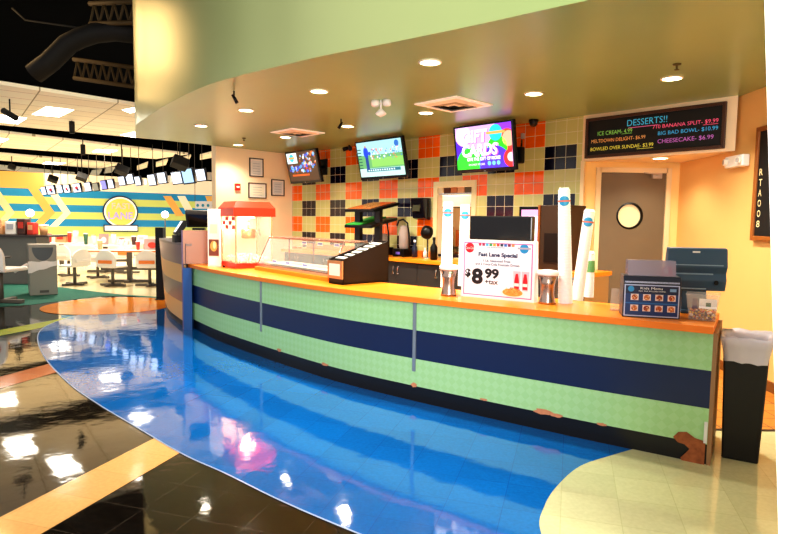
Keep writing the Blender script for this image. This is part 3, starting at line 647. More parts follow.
# ------------------------------------------------------------------ candy tub
t = thing('candy_tub', 'clear tub of mixed candy with a white label at the counter right end', 'candy tub', cpt(702, 319.5), rad(-30))
def tub(w0, d0, w1, d1, h, b, z0=0):
    v0 = [b.bm.verts.new((x*w0/2, y*d0/2, z0)) for x, y in ((-1, -1), (1, -1), (1, 1), (-1, 1))]; v1 = [b.bm.verts.new((x*w1/2, y*d1/2, z0+h)) for x, y in ((-1, -1), (1, -1), (1, 1), (-1, 1))]
    b._f(v0[::-1])
    for i in range(4): b._f([v0[i], v0[(i+1) % 4], v1[(i+1) % 4], v1[i]])
b = MB(); tub(.155, .12, .2, .16, .175, b); b.build('tub', M('tub_clear', 'f2e6d6', .08, alpha=.28), t)
b = MB(); 
for x0, x1, y0, y1 in ((-.102, .102, -.084, -.076), (-.102, .102, .076, .084), (-.102, -.096, -.08, .08), (.096, .102, -.08, .08)): b.bx(x0, x1, y0, y1, .172, .18)
b.build('rim', acrylic, t)
candy = [M('candy_'+c, c, .35) for c in ('e8c030', '3a1a24', 'f0e0d0', '7a2a50', 'c04030', '2a2040', 'e89040')]
b = MB()
for i in range(330):
    b.mat(random.choice(candy)); z = random.uniform(.008, .07); b.sphere((random.uniform(-.073, .073), random.uniform(-.054, .054), z), .0085, 6)
b.build('candy_pieces', None, t, kind='stuff')
b = MB(); b.rect(-.02, .085, .085, .15, white, 0); b.rect(.02, .10, .05, .125, M('candy_green', '3a6a50', .5), 1); b.rect(-.06, .08, -.03, .15, M('candy_grey', '6a5a68', .5), 0); b.build('label_card', None, t, loc=(0, -.082, 0), rot=(rad(-6), 0, 0))
# ------------------------------------------------------------------ slim trash bin
t = thing('trash_bin', 'slim black trash bin with a clear white liner right of the counter end', 'trash bin', (2.325, 3.785, .006), rad(-31))
b = MB(); z1 = .78
v0 = [(-.105, -.13), (.105, -.13), (.105, .13), (-.105, .13)]; v1 = [(-.13, -.16), (.13, -.16), (.13, .16), (-.13, .16)]
A = [b.bm.verts.new((x, y, 0)) for x, y in v0]; B_ = [b.bm.verts.new((x, y, z1)) for x, y in v1]
b._f(A[::-1])
for i in range(4): b._f([A[i], A[(i+1) % 4], B_[(i+1) % 4], B_[i]])
b.build('bin_body', M('bin_black', '0c090b', .35, noise=.2, nscale=8), t, bevel=.01)
b = MB(); n = 48; rows = []
for zi, k in ((.66, 1.02), (.71, 1.05), (.76, 1.12), (.81, 1.22), (.83, 1.18), (.80, 1.0), (.76, .95)):
    r = []
    for i in range(n):
        a = 2*math.pi*i/n; c_, s_ = math.cos(a), math.sin(a); f = 1/max(abs(c_)/.125, abs(s_)/.155)
        q = f*k*(1+random.uniform(-.012, .012)); r.append(b.bm.verts.new((c_*q, s_*q, zi+random.uniform(-.007, .007))))
    rows.append(r)
for r0, r1_ in zip(rows[:-1], rows[1:]):
    for i in range(n): b._f([r0[i], r0[(i+1) % n], r1_[(i+1) % n], r1_[i]], True)
b.build('liner', M('liner_plastic', 'e2dde8', .3, alpha=.8), t)
# ------------------------------------------------------------------ televisions
def tv(s0, s1, z0, z1, off, label, art, tilt=13):
    c = wall_pt((s0+s1)/2, off, (z0+z1)/2); w = s1-s0; h = z1-z0
    t = thing('television', label, 'television', c, TH)
    rt = (rad(tilt), 0, 0)
    b = MB(); b.box((0, .03, 0), (w, .06, h)); b.box((0, .07, 0), (w*.6, .05, h*.6)); bz = b.build('casing', M('tv_black', '0c0a0e', .25), t, rot=rt, bevel=.008)
    b = MB(); art(b, w-.07, h-.075); b.build('screen', None, bz, loc=(0, -.0025, .012), fixn=False)
    b = MB(); b.box((0, -.001, -h/2+.015), (.03, .004, .006)); b.build('badge', M('tv_silver', 'a0a0a8', .3), bz)
    b = MB(); b.tube([(0, .1, 0), (0, off*.6, .03)], .025); b.box((0, off-.02, .03), (.22, .03, .3)); b.tube([(0, off*.6, .03), (0, off-.02, .03)], .03); b.build('wall_bracket', black, t)
    return t
def E_(c, s=1.6): return M('screen_'+c+('_%g' % s), '050505', .3, em=s, emcol=c)
def art1(b, w, h):
    b.rect(-w/2, -h/2, w/2, h/2, E_('5a3c28', .8), 0)
    b.rect(-w/2+.01, h*.12, -w*.14, h/2-.01, E_('d8f0ee', 1.2), 1); b.disc(-w*.32, h*.31, .07, E_('28b0c0', 1.2), 2); b.rect(-w*.42, h*.28, -w*.22, h*.34, E_('e8a040', 1.2), 3)
    rnd = random.Random(3)
    for i in range(70):
        c = rnd.choice(['e87838', 'f0d0a0', 'c83828', 'f8f0e0', '3858d8', '50b0e8', '6a4028', '88c0f0'])
        x = rnd.uniform(-.05, w/2-.03); z = rnd.uniform(0, h/2-.03); b.disc(x, z, rnd.uniform(.012, .035), E_(c, 1.), 2+i % 4, seg=9)
    for i in range(60):
        c = rnd.choice(['2850e0', '50a0f0', 'd04030', 'c8d0f0', '704828', '38c0f0'])
        b.disc(rnd.uniform(-w/2+.04, w/2-.04), rnd.uniform(-h*.2, h*.05), rnd.uniform(.015, .035), E_(c, 1.), 2+i % 4, seg=8)
    b.rect(-w*.38, -h*.33, w*.2, -h*.27, E_('e86020', 1.), 4)
def art2(b, w, h):
    b.rect(-w/2, -h/2, w/2, h/2, E_('70b070', 1.), 0); b.rect(-w/2, h*.12, w/2, h/2, E_('a0d0d8', 1.1), 1); b.rect(-w/2, -h/2, w/2, -h*.26, E_('b8e0d8', 1.2), 1); b.rect(-w*.2, -h*.22, w/2, h*.03, E_('90cc68', 1.), 1)
    rnd = random.Random(4)
    for i in range(80): b.disc(rnd.uniform(-w*.2, w/2-.02), rnd.uniform(0, h*.3), rnd.uniform(.008, .018), E_(rnd.choice(['e8f4f8', '4080d0', 'e86858', 'ffffff', '6098c0']), 1.1), 2+i % 3, seg=7)
    b.disc(-w*.3, h*.2, .06, E_('1840c8', 1.2), 5, rz=.09); b.disc(-w*.3, h*.36, .022, E_('c89070', 1.), 5); b.rect(-w*.33, -h*.3, -w*.26, h*.1, E_('284890', 1.), 5); b.disc(-w*.22, h*.17, .03, E_('2048c0', 1.1), 5)
    for i in range(7): b.rect(-w/2+.01, h*.28-i*.05, -w*.41, h*.31-i*.05, E_('286858', .8), 5)
    b.rect(-w*.34, -h*.36, w*.42, -h*.27, E_('307888', 1.), 3)
    for i in range(12): b.rect(-w*.3+i*.055, -h*.335, -w*.3+i*.055+.03, -h*.295, E_('e0f4f4', 1.2), 4)
    b.disc(w*.4, h*.38, .05, E_('3070c0', 1.), 3)
def art3(b, w, h):
    b.rect(-w/2, -h/2, w/2, h/2, E_('dca8ec', 1.2), 0)
    def dsk(x, z, r, c, l): 
        pts = []
        for k in range(40):
            a = 2*math.pi*k/40; pts.append((min(w/2, max(-w/2, x+r*math.cos(a))), min(h/2, max(-h/2, z+r*math.sin(a)))))
        b.pl(pts, E_(c, 1.5), l)
    dsk(-w*.42, -h*.05, .15, '5020d0', 1); dsk(w*.4, h*.42, .17, '8030e0', 1); dsk(w*.42, h*.1, .15, 'e04030', 2); dsk(w*.45, h*.14, .10, 'f8a080', 3); dsk(w*.25, -h*.05, .16, '30d020', 3); dsk(-w*.25, -h*.42, .24, '30e030', 4); dsk(w*.2, -h*.45, .26, '5030e0', 5); dsk(w*.48, -h*.3, .12, 'e83030', 6); dsk(w*.48, -h*.28, .06, 'f8c0c0', 7); dsk(-w*.35, h*.3, .14, 'e8b0f0', 2)
    W_ = E_('ffffff', 1.5); PK = E_('e060c8', 1.3)
    b.text('GIFT', -w*.36, w*.12, h*.10, h*.30, PK, 8, bold=.03, shear=.15); b.text('GIFT', -w*.37, w*.10, h*.12, h*.29, W_, 9, bold=.03, shear=.15)
    b.text('CARDS', -w*.38, w*.28, -h*.22, h*.29, PK, 8, bold=.03, shear=.15); b.text('CARDS', -w*.39, w*.26, -h*.20, h*.28, W_, 9, bold=.03, shear=.15)
    b.text('GIVE THE GIFT OF MORE!', -w*.3, w*.3, -h*.31, h*.08, W_, 9, bold=.02); b.text('ASK US ABOUT GIFT CARDS', -w*.28, w*.02, -h*.42, h*.045, W_, 9)
    for k in range(3): b.disc(w*.1+k*.075, -h*.39, .028, E_('70c8f0', 1.4), 9)
    b.disc(w*.24, h*.3, .105, E_('20b8c8', 1.4), 10); b.rect(w*.08, h*.275, w*.4, h*.335, E_('f0a050', 1.3), 11)
tv(.24, 1.25, 2.235, 2.845, .5, 'left television on the tiled wall showing a bright arcade-like picture', art1)
tv(2.29, 3.42, 2.225, 2.865, .45, 'middle television on the tiled wall showing a football broadcast', art2)
tv(4.47, 5.47, 2.23, 2.87, .5, 'right television on the tiled wall reading GIFT CARDS', art3, tilt=9)
# ------------------------------------------------------------------ wall camera, speaker
t = thing('security_camera', 'black dome security camera on tiled wall just right of GIFT CARDS television', 'camera', wall_pt(5.52, .16, 2.9), TH)
b = MB(); b.lathe([(0, 0), (.065, 0), (.06, -.03), (0, -.03)], seg=20); b.build('mount', black, t); b = MB(); b.lathe([(.055, -.03), (.05, -.06), (.03, -.085), (0, -.09)], seg=20); b.build('dome', M('smoke_dome', '1a1820', .08), t)
t = thing('wall_speaker', 'small black speaker on the tiled wall right of the GIFT CARDS television', 'speaker', wall_pt(5.30, .12, 2.46), TH)
b = MB(); b.box((0, -.02, 0), (.12, .1, .22)); b.build('cabinet', black, t, bevel=.02); b = MB(); b.tube([(0, .02, .09), (-.05, .1, .22)], .012); b.build('arm', black, t)
b = MB(); b.box((0, 0, 0), (.03, .05, .07)); tag(b.build('wall_box', M('box_grey', 'c8b8b0', .4), loc=wall_pt(5.27, .03, 2.73), rot=(0, 0, TH)), 'small grey junction box on the orange tiles above the speaker', 'box')
t = thing('spot_fixture', 'black two-headed spotlight fixed high between the left and middle televisions', 'spotlight', wall_pt(1.75, .2, 2.86), TH)
b = MB(); b.tube([(0, 0, .03), (0, 0, -.03)], .015); b.build('stem', black, t)
for sx_ in (-1, 1): b = MB(); b.tube([(sx_*.03, 0, -.02), (sx_*.1, -.06, -.05)], .03, 12, r2=.038); b.build('lamp_head', black, t)
# ------------------------------------------------------------------ framed certificates & fire alarm on the left wall
trz = ang(tanL, tanR)
def tanpt(s, z, off=0.):   # s measured from the corner toward the lanes
    p = tanR - tn*s - tp*off
    return Vector((p.x, p.y, z))
def frame(s0, s1, z0, z1, label, tint):
    c = tanpt((s0+s1)/2, (z0+z1)/2, .012); w = s0-s1; h = z1-z0
    t = thing('picture_frame', label, 'picture frame', c, trz)
    b = MB(); e = .018
    for q in ((-w/2, -w/2+e, -h/2, h/2), (w/2-e, w/2, -h/2, h/2), (-w/2+e, w/2-e, -h/2, -h/2+e), (-w/2+e, w/2-e, h/2-e, h/2)): b.bx(q[0], q[1], -.012, .01, q[2], q[3])
    b.build('frame', M('frame_dark', '2a1a18', .4), t)
    b = MB(); b.rect(-w/2+e, -h/2+e, w/2-e, h/2-e, M('mat_white', 'eee6da', .5), 0); b.rect(-w/2+.045, -h/2+.05, w/2-.045, h/2-.05, M('cert_'+tint, tint, .5), 1)
    for k in range(5): b.rect(-w*.25, h*.2-k*.05, w*.25, h*.2-k*.05+.006, M('cert_ink', '8a94a0', .5), 2)
    b.build('certificate', None, t)
frame(.985, .679, 2.385, 2.745, 'tall framed certificate, upper left of the three on the cream wall', 'dcdcd8')
frame(1.01, .613, 1.965, 2.265, 'wide framed certificate below the tall one on the cream wall', 'e8e4cc')
frame(.498, .194, 2.03, 2.36, 'framed certificate nearest the tiled corner on the cream wall', 'd4d8d8')
t = thing('fire_alarm', 'small red fire alarm pull box on the cream wall above the popcorn machine', 'fire alarm', tanpt(1.245, 2.165, .0), trz)
b = MB(); b.box((0, -.02, 0), (.11, .04, .13)); b.build('case', red, t, bevel=.005); b = MB(); b.box((0, -.043, .0), (.06, .006, .03)); b.build('handle', white, t)
# ------------------------------------------------------------------ ceiling fixtures
def downlight(p, label='round recessed downlight in the olive booth ceiling', en=195):
    t = thing('downlight', label, 'downlight', p, 0, 'recessed downlights in the booth ceiling')
    b = MB(); b.lathe([(.085, -.012), (.1, -.008), (.1, 0), (.08, 0)], seg=28); b.build('trim_ring', M('ring_white', 'fff4dc', .4), t)
    b = MB(); b.lathe([(0, -.006), (.084, -.006)], seg=28); b.build('lens', M('downlight_glow', 'fff8e8', .5, em=9, emcol='fff0d0'), t, fixn=False)
    l = bpy.data.lights.new('downlight_beam', 'SPOT'); l.energy = en; l.spot_size = rad(135); l.spot_blend = .8; l.color = (1, .92, .77); l.shadow_soft_size = .06
    o = bpy.data.objects.new('downlight_beam', l); COL.objects.link(o); o.location = Vector(p) + Vector((0, 0, -.03))
dls = [(430, 62), (319, 91), (246, 110), (201, 125.5), (534, 93.5), (672, 78), (426, 112.6), (347.6, 126), (285.5, 137), (238, 144.7)]
names = ['nearest the soffit edge at centre', 'between the soffit edge and the white emergency heads', 'beside the thin black spot at the left', 'leftmost and nearest the lanes', 'in front of the security camera', 'rightmost, near the chalkboard', 'next to the large ceiling vent', 'beside the black spot near middle television', 'beside the smaller ceiling vent', 'farthest, over the framed certificates']
for (x, y), nm in zip(dls, names):
    p = onz(x, y, ZC); downlight((p.x, p.y, ZC), 'recessed round ceiling downlight ' + nm, 75 if x in (238, 201) else 195)
downlight((3.02, 6.78, zb), 'round downlight under the bulkhead in front of the porthole door', 28)
def vent(c, rz, label, s=.6):
    t = thing('ceiling_vent', label, 'vent', c, rz)
    b = MB(); e = .07
    for q in ((-s/2, s/2, -s/2, -s/2+e), (-s/2, s/2, s/2-e, s/2), (-s/2, -s/2+e, -s/2+e, s/2-e), (s/2-e, s/2, -s/2+e, s/2-e)): b.bx(q[0], q[1], q[2], q[3], -.012, 0)
    b.build('frame', M('vent_pink', 'fff4ea', .5, em=.12), t)  # small emission keeps the frame pale against orange bounce light
    for k in range(3):
        r0, r1 = s/2-e-k*.07, s/2-e-k*.07-.06; b = MB(); z0, z1 = -.006+.0, -.03
        for i in range(4):
            a = i*math.pi/2; c_, s_ = math.cos(a), math.sin(a); R = lambda x, y: (x*c_-y*s_, x*s_+y*c_)
            P_ = [R(-r0, -r0), R(r0, -r0), R(r1, -r1), R(-r1, -r1)]; b.poly([(P_[0][0], P_[0][1], z0), (P_[1][0], P_[1][1], z0), (P_[2][0], P_[2][1], z1), (P_[3][0], P_[3][1], z1)])
        b.build('louver', M('vent_louver%d' % (k % 2), ('f0e4d0', 'b0a48c')[k % 2], .5), t)
    b = MB(); b.box((0, 0, -.004), (s-.16, s-.16, .004)); b.build('backing', M('vent_dark', '4a4030', .6), t)
def mid(P): return sum((onz(x, y, ZC) for x, y in P), Vector())/len(P)
v1 = [(269.8, 132), (291, 127.7), (325, 133), (304, 136.4)]; v2 = [(413.6, 103.6), (449.8, 111.5), (494, 105), (457.7, 95.7)]
vent(mid(v1), TH, 'smaller square ceiling vent left of the left television'); vent(mid(v2), TH, 'large square ceiling vent in front of the GIFT CARDS television', .64)
def track(p, label, a):
    t = thing('accent_spot', label, 'spotlight', p, a)
    b = MB(); b.tube([(0, 0, 0), (0, 0, -.05)], .009, 8); b.build('stem', black, t); b = MB(); b.tube([(-.015, 0, -.04), (.03, -.015, -.125)], .015, 10, r2=.019); b.build('head', black, t)
track(onz(234, 91, ZC), 'thin black accent spot hanging at the left of the olive ceiling', rad(20)); track(onz(341, 119, ZC), 'thin black accent spot hanging left of the middle television', rad(200))
t = thing('twin_lamp_fixture', 'white twin-headed emergency light hanging from the ceiling above the middle television', 'emergency light', onz(381, 100, ZC), rad(-20))
b = MB(); b.tube([(0, 0, 0), (0, 0, -.12)], .012, 8); b.build('stem', white, t)
for s_ in (-1, 1): b = MB(); b.lathe([(0, .03), (.04, .02), (.05, -.01), (.045, -.04), (.03, -.05), (0, -.052)], (s_*.07, 0, -.02), 16); b.build('lamp_head', white, t)
b = MB(); b.lathe([(0, -.1), (.02, -.1), (.065, -.15), (.05, -.165), (0, -.19)], seg=16); b.build('lower_cone', white, t)
for x, y, lb_ in ((677, 64, 'small fire sprinkler in the ceiling near the chalkboard'), (244, 138, 'small fire sprinkler at the far left of the booth ceiling')):
    t = thing('fire_sprinkler', lb_, 'sprinkler', onz(x, y, ZC)); b = MB(); b.lathe([(0, 0), (.035, 0), (.03, -.01), (.01, -.012), (.008, -.04), (.02, -.045), (.02, -.05), (0, -.05)], seg=14); b.build('head', M('sprinkler_brass', '6a6040', .4, metal=.5), t)
# ------------------------------------------------------------------ dessert chalkboard
def chalk_frame(t, w, h, fr_m, e=.035):
    b = MB()
    for q in ((-w/2, -w/2+e, -h/2, h/2), (w/2-e, w/2, -h/2, h/2), (-w/2+e, w/2-e, -h/2, -h/2+e), (-w/2+e, w/2-e, h/2-e, h/2)): b.bx(q[0], q[1], -.02, .02, q[2], q[3])
    b.build('frame', fr_m, t, bevel=.004)
s0, s1, z0, z1 = 6.195, 7.775, 2.365, 2.85
t = thing('chalkboard', 'wide chalkboard of desserts with prices in coloured chalk above the door alcove', 'chalkboard', wall_pt((s0+s1)/2, .024, (z0+z1)/2), TH)
w, h = s1-s0, z1-z0; walnut = M('walnut_frame', '4a2a18', .45, noise=.1, nscale=15); chalk_frame(t, w, h, walnut)
b = MB(); b.rect(-w/2+.03, -h/2+.03, w/2-.03, h/2-.03, M('slate_board', '101012', .6), 0)
CH = lambda c: M('chalk_'+c, c, .8, em=.25, emcol=c)
def ct_(s_, u0, u1, v, hh, c, bold=-.0, rot=0.): b.text(s_, -w/2+w*u0, -w/2+w*u1, h/2-h*v, h*hh, CH(c), 1, bold=bold)
ct_('DESSERTS!!', .33, .62, .30, .15, '48b8e0'); b.rect(-w/2+w*.34, h/2-h*.35, -w/2+w*.56, h/2-h*.335, CH('e070a0'), 1)
ct_('ICE CREAM- 4.99', .10, .37, .455, .10, '90d060'); ct_('MELTDOWN DELIGHT- $6.99', .05, .47, .645, .10, 'f0a860'); ct_('BOWLED OVER SUNDAE- $3.99', .045, .53, .84, .10, 'e8e058')
ct_('710 BANANA SPLIT- $9.99', .52, .955, .44, .10, 'f06088'); ct_('BIG BAD BOWL- $10.99', .56, .955, .60, .10, '48b0e8'); ct_('CHEESECAKE- $6.99', .56, .93, .79, .11, 'c070c8')
b.rect(-w/2+w*.41, h/2-h*.865, -w/2+w*.53, h/2-h*.855, CH('e8e058'), 1); b.rect(-w/2+w*.86, h/2-h*.46, -w/2+w*.955, h/2-h*.45, CH('f06088'), 1); b.rect(-w/2+w*.29, h/2-h*.475, -w/2+w*.37, h/2-h*.465, CH('90d060'), 1)
b.build('slate', None, t, loc=(0, -.003, 0), fixn=False)
t = thing('chalkboard', 'tall brown-framed chalkboard on the yellow wall, cut off by the white column', 'chalkboard', (3.482, 5.35, 1.965), rad(-90))
w, h = .70, 1.10; chalk_frame(t, w, h, M('oak_frame', '9a5a20', .45, noise=.1, nscale=15), .045)
b = MB(); b.rect(-w/2+.04, -h/2+.04, w/2-.04, h/2-.04, M('slate_board'), 0)
for k, g in enumerate(['R', 'T', 'A', 'O', 'O', '8']): b.text(g, -w/2+.07, -w/2+.12, .08-k*.1, .065, CH('e8d8a0'), 1)
b.build('slate', None, t, loc=(0, -.003, 0), fixn=False)
t = thing('emergency_light', 'white two-lamp emergency light box on the yellow wall below the dessert chalkboard', 'emergency light', (3.505, 6.0, 2.22), rad(-90))
b = MB(); b.box((0, -.04, 0), (.32, .08, .12)); b.build('case', white, t, bevel=.012)
for s_ in (-1, 1):
    b = MB(); b.tube([(s_*.115, -.07, .0), (s_*.125, -.11, .0)], .038, 16, r2=.034); o = b.build('lamp_head', M('emer_white', 'efe8dc', .4), t); b = MB(); b.tube([(s_*.124, -.109, .0), (s_*.125, -.114, .0)], .024, 16); b.build('lamp_lens', M('lens_grey', 'b8b4b0', .2), o)
# ------------------------------------------------------------------ back counter and cabinets
BZ = .985
def wl(s, off, z): return wall_pt(s, off, z)
t = thing('back_counter_top', 'orange back worktop with low orange splashback along the tiled wall', 'worktop', wall_pt(3.1, 0, 0), TH)
b = MB(); b.bx(-2.9, 3.5, -.62, -.002, BZ-.05, BZ); b.build('worktop', orange_lam, t, bevel=.003)
b = MB(); b.bx(-2.9, .6, -.03, -.003, BZ, BZ+.1); b.build('splashback', orange_edge, t)
cab = M('charcoal_cabinet', '2a2725', .45)
def cabinet(s0, s1, label):
    t = thing('base_cabinet', label, 'cabinet', wall_pt((s0+s1)/2, 0, 0), TH, 'charcoal base cabinets under the back worktop'); w = s1-s0
    b = MB(); b.bx(-w/2+.002, w/2-.002, -.56, -.01, .08, BZ-.052); b.bx(-w/2+.01, w/2-.01, -.5, -.03, 0.004, .08); b.build('carcass', cab, t)
    for k in (-1, 1):
        x0, x1 = (-w/2+.005, -.003) if k < 0 else (.003, w/2-.005)
        b = MB(); b.bx(x0, x1, -.58, -.562, .1, BZ-.065); d = b.build('door', M('charcoal_door', '343130', .4), t, bevel=.002)
        hx = -k*-.05; b = MB(); b.tube([(hx, -.58, .74), (hx, -.605, .745), (hx, -.605, .855), (hx, -.58, .86)], .011, 8); b.build('handle', chrome, d)
cabs = [(.25, 1.15, 'under the black shelf rack, hidden mostly by the display case'), (1.15, 2.05, 'behind the dark brown condiment box'), (2.05, 2.95, 'right behind the condiment box with one handle showing'), (2.95, 3.85, 'with paired chrome handles left of the cup stacks'), (3.85, 4.75, 'behind the price sign'), (4.75, 5.5, 'behind the tallest cup stack'), (5.5, 6.15, 'at the right end beside the steel-fronted unit')]
for s0, s1, lb_ in cabs: cabinet(s0, s1, 'charcoal two-door base cabinet ' + lb_)
b = MB(); b.bx(-.2, .2, -.6, -.01, .004, BZ-.052); tag(b.build('steel_bin_cabinet', steel, loc=wall_pt(6.37), rot=(0, 0, TH), bevel=.004), 'steel-fronted unit at the right end of the back counter', 'cabinet')
# shelf rack
t = thing('shelf_rack', 'black two-tier sloped shelf rack with a green mat on its lower shelf', 'shelf rack', (-.80, 8.98, BZ), rad(-30))
sl = math.tan(rad(10))
for z, x0, x1, dp, nm in ((.70, -.03, .46, .74, 'upper_shelf'), (.455, -.03, .43, .73, 'lower_shelf')):
    b = MB(); b.prism_x([(0, z), (dp, z+dp*sl), (dp, z+dp*sl+.045), (0, z+.045)], x0, x1); b.build(nm, black, t, bevel=.004)
b = MB(); b.prism_x([(.01, .502), (.72, .502+.71*sl), (.72, .518+.71*sl), (.01, .518)], -.02, .24); b.build('green_mat', M('green_mat', '1f8a28', .7), t)
b = MB(); b.prism_x([(.01, .747), (.72, .747+.71*sl), (.72, .757+.71*sl), (.01, .757)], .01, .41); b.build('orange_sheen_sheet', M('orange_sheen_sheet', 'c8763a', .25, metal=.7), t)  # coppery sheet added for the orange reflection on the shelf top
for x, y in ((.07, .22), (.36, .30)): b = MB(); b.box((x, y, .39), (.09, .08, .78)); b.build('upright', M('upright_dark', '0a0a12', .4), t)
b = MB(); b.box((.215, .26, .012), (.4, .3, .024)); b.build('foot', black, t); t.scale = (1.1, 1.06, 1.0); t.location.x -= .05
# machines on the back counter
def brewer(s, off, label, hgt=.45, w=.2):
    t = thing('drink_machine', label, 'machine', wall_pt(s, off, BZ), TH)
    b = MB(); b.bx(-w/2, w/2, -.13, .13, 0, .13); b.build('base', black, t, bevel=.01)
    b = MB(); b.lathe([(.07, .13), (.085, .16), (.085, hgt-.08), (.06, hgt-.03), (.06, hgt), (0, hgt)], seg=20); b.build('jug', M('smoked_jug', 'b8a8a0', .12, alpha=.65), t)
    b = MB(); b.tube([(-.16, 0, .5), (-.1, -.02, .58), (0, -.02, .6), (.1, -.02, .54), (.14, -.02, .35), (.15, -.02, .1)], .014, 8); b.build('hose', black, t)
    b = MB(); b.rect(-.05, .04, .05, .08, M('label_violet', '6a5ac0', .5), 0); b.build('panel', None, t, loc=(0, -.135, 0))
brewer(3.17, .2, 'black based blender with smoked jug and looping hose right of the shelf rack', .5, .26)
brewer(2.66, .175, 'black based blender next to the condiment box, below the lower shelf', .36, .22)
t = thing('desk_fan', 'black round-headed fan on a thin stand on the back counter', 'fan', wall_pt(3.72, .22, BZ), TH)
b = MB(); b.lathe([(0, 0), (.07, 0), (.07, .015), (.015, .02), (.012, .3), (0, .3)], seg=16); b.build('stand', chrome, t)
b = MB(); b.lathe([(0, -.05), (.07, -.045), (.11, 0), (.1, .06), (.05, .1), (0, .105)], seg=20); b.build('head', black, t, loc=(0, 0, .4), rot=(rad(80), 0, 0))
def bottle(s, off, hgt, r, m, label, capm=None):
    t = thing('bottle', label, 'bottle', wall_pt(s, off, BZ), TH)
    b = MB(); b.lathe([(0, 0), (r, 0), (r, hgt*.55), (r*.4, hgt*.72), (r*.35, hgt*.88), (0, hgt*.88)], seg=16); b.build('body', m, t)
    b = MB(); b.lathe([(r*.45, hgt*.86), (r*.45, hgt), (0, hgt)], seg=12); b.build('cap', capm or white, t)
bottle(3.42, .2, .28, .045, M('navy_bottle', '18203c', .3), 'dark blue bottle with white cap beside the looping hose', white)
bottle(3.98, .36, .34, .055, black, 'black squat bottle right of the round fan', black)
bottle(4.12, .22, .5, .05, M('tan_bottle', 'c9a070', .4), 'tall tan bottle between the fan and cup stacks', black)
bottle(3.60, .15, .16, .03, white, 'small white bottle between the hose and the fan')
# towel dispenser
t = thing('towel_dispenser', 'black paper towel dispenser with smoky front on the tiled wall', 'dispenser', wall_pt(3.43, .0, 1.745), TH)
b = MB(); b.prism_x([(0, -.17), (-.13, -.14), (-.19, .18), (0, .18)], -.14, .14); b.build('case', M('smoky_black', '15121a', .15), t, bevel=.012)
b = MB(); b.box((-.02, -.167, .05), (.16, .012, .16), rx=rad(-10)); b.build('window_panel', M('olive_smoke', '4a4a38', .15), t)
# things seen in the service opening
t = thing('kitchen_hood', 'white sloped hood seen through the tiled service opening', 'hood', wall_pt(3.42, -.75, 0), TH)
b = MB(); b.prism_x([(-.1, 1.80), (-.1, 1.99), (.3, 2.08), (.3, 1.80)], -.5, .5); b.build('hood_body', M('hood_white', 'fbf8f2', .4, em=.1, emcol='fff8ee'), t)  # weak emission brightens the hood body, which is no lamp
b = MB(); b.bx(-.5, .5, -.12, -.101, 1.79, 1.81); b.build('lip', steel, t)
for k, (s_, z, c, nm, lb_) in enumerate(((3.15, 1.45, 'd8a870', 'wall_unit', 'tan equipment box inside the service opening'), (3.55, 1.40, 'c0602a', 'wall_unit', 'orange equipment box inside the service opening'))):
    b = MB(); b.box((0, 0, 0), (.2, .2, .4)); b.box((0, -.11, .05), (.12, .02, .1)); tag(b.build(nm, M('unit_'+c, c, .5), loc=wall_pt(s_, -.85, z-.18), rot=(0, 0, TH), bevel=.008), lb_, 'kitchen equipment')
b = MB(); b.bx(-.5, .5, -.25, .25, -.1, 0); tag(b.build('kitchen_shelf', steel, loc=wall_pt(3.36, -.85, 1.15), rot=(0, 0, TH)), 'steel shelf inside the service opening', 'shelf')
for k in range(4):
    cl_ = ('5a2a18', 'c87848', 'e8a878', '6a5a40')[k]
    b = MB(); b.box((0, 0, .04), (.12, .12, .08)); b.box((0, 0, .083), (.13, .13, .01)); tag(b.build('storage_carton', M('carton_'+cl_, cl_, .6), loc=wall_pt(3.86+k*.14, -.1, 1.995), rot=(0, 0, TH)), ('dark brown', 'tan', 'pale peach', 'olive brown')[k]+' small carton on the ledge at the top of the service opening', 'carton')
b = MB(); b.bx(-.34, .34, -.1, .1, -.02, 0); struct(b, 'trim_6', steel, loc=wall_pt(4.06, -.1, 1.993), rot=(0, 0, TH))
# menu screen and brown fridge-like box
t = thing('menu_screen', 'small glowing pink and white screen in a black frame on the back counter', 'screen', wall_pt(5.66, .34, BZ), TH+rad(12))
b = MB(); b.bx(-.17, .17, -.02, .03, .14, .78); b.build('frame', black, t, bevel=.005)
b = MB(); b.rect(-.135, .18, .135, .74, E_('ffd8f0', 1.6), 0); b.rect(-.135, .66, .135, .74, E_('f0a0d8', 1.4), 1); b.disc(0, .45, .07, E_('f8fff0', 1.8), 1); b.build('display', None, t, loc=(0, -.022, 0)); b = MB(); b.bx(-.1, .1, -.08, .08, 0, .03); b.bx(-.03, .03, -.01, .02, .03, .13); b.build('stand', black, t)
t = thing('dispenser_cabinet', 'tall dark brown dispenser cabinet on back counter behind the tallest cup stack', 'dispenser', wall_pt(6.08, .34, BZ), TH)
b = MB(); b.bx(-.17, .2, -.2, .24, 0, .79); b.build('body', M('brown_box', '38220f', .4), t, bevel=.008); b = MB(); b.bx(-.20, -.172, -.21, .24, 0, .79); b.build('side_edge', M('rust_edge', '8a4a1c', .4), t); b = MB(); b.bx(-.1, .16, -.215, -.2, .1, .45); b.build('door', dkb, t); 
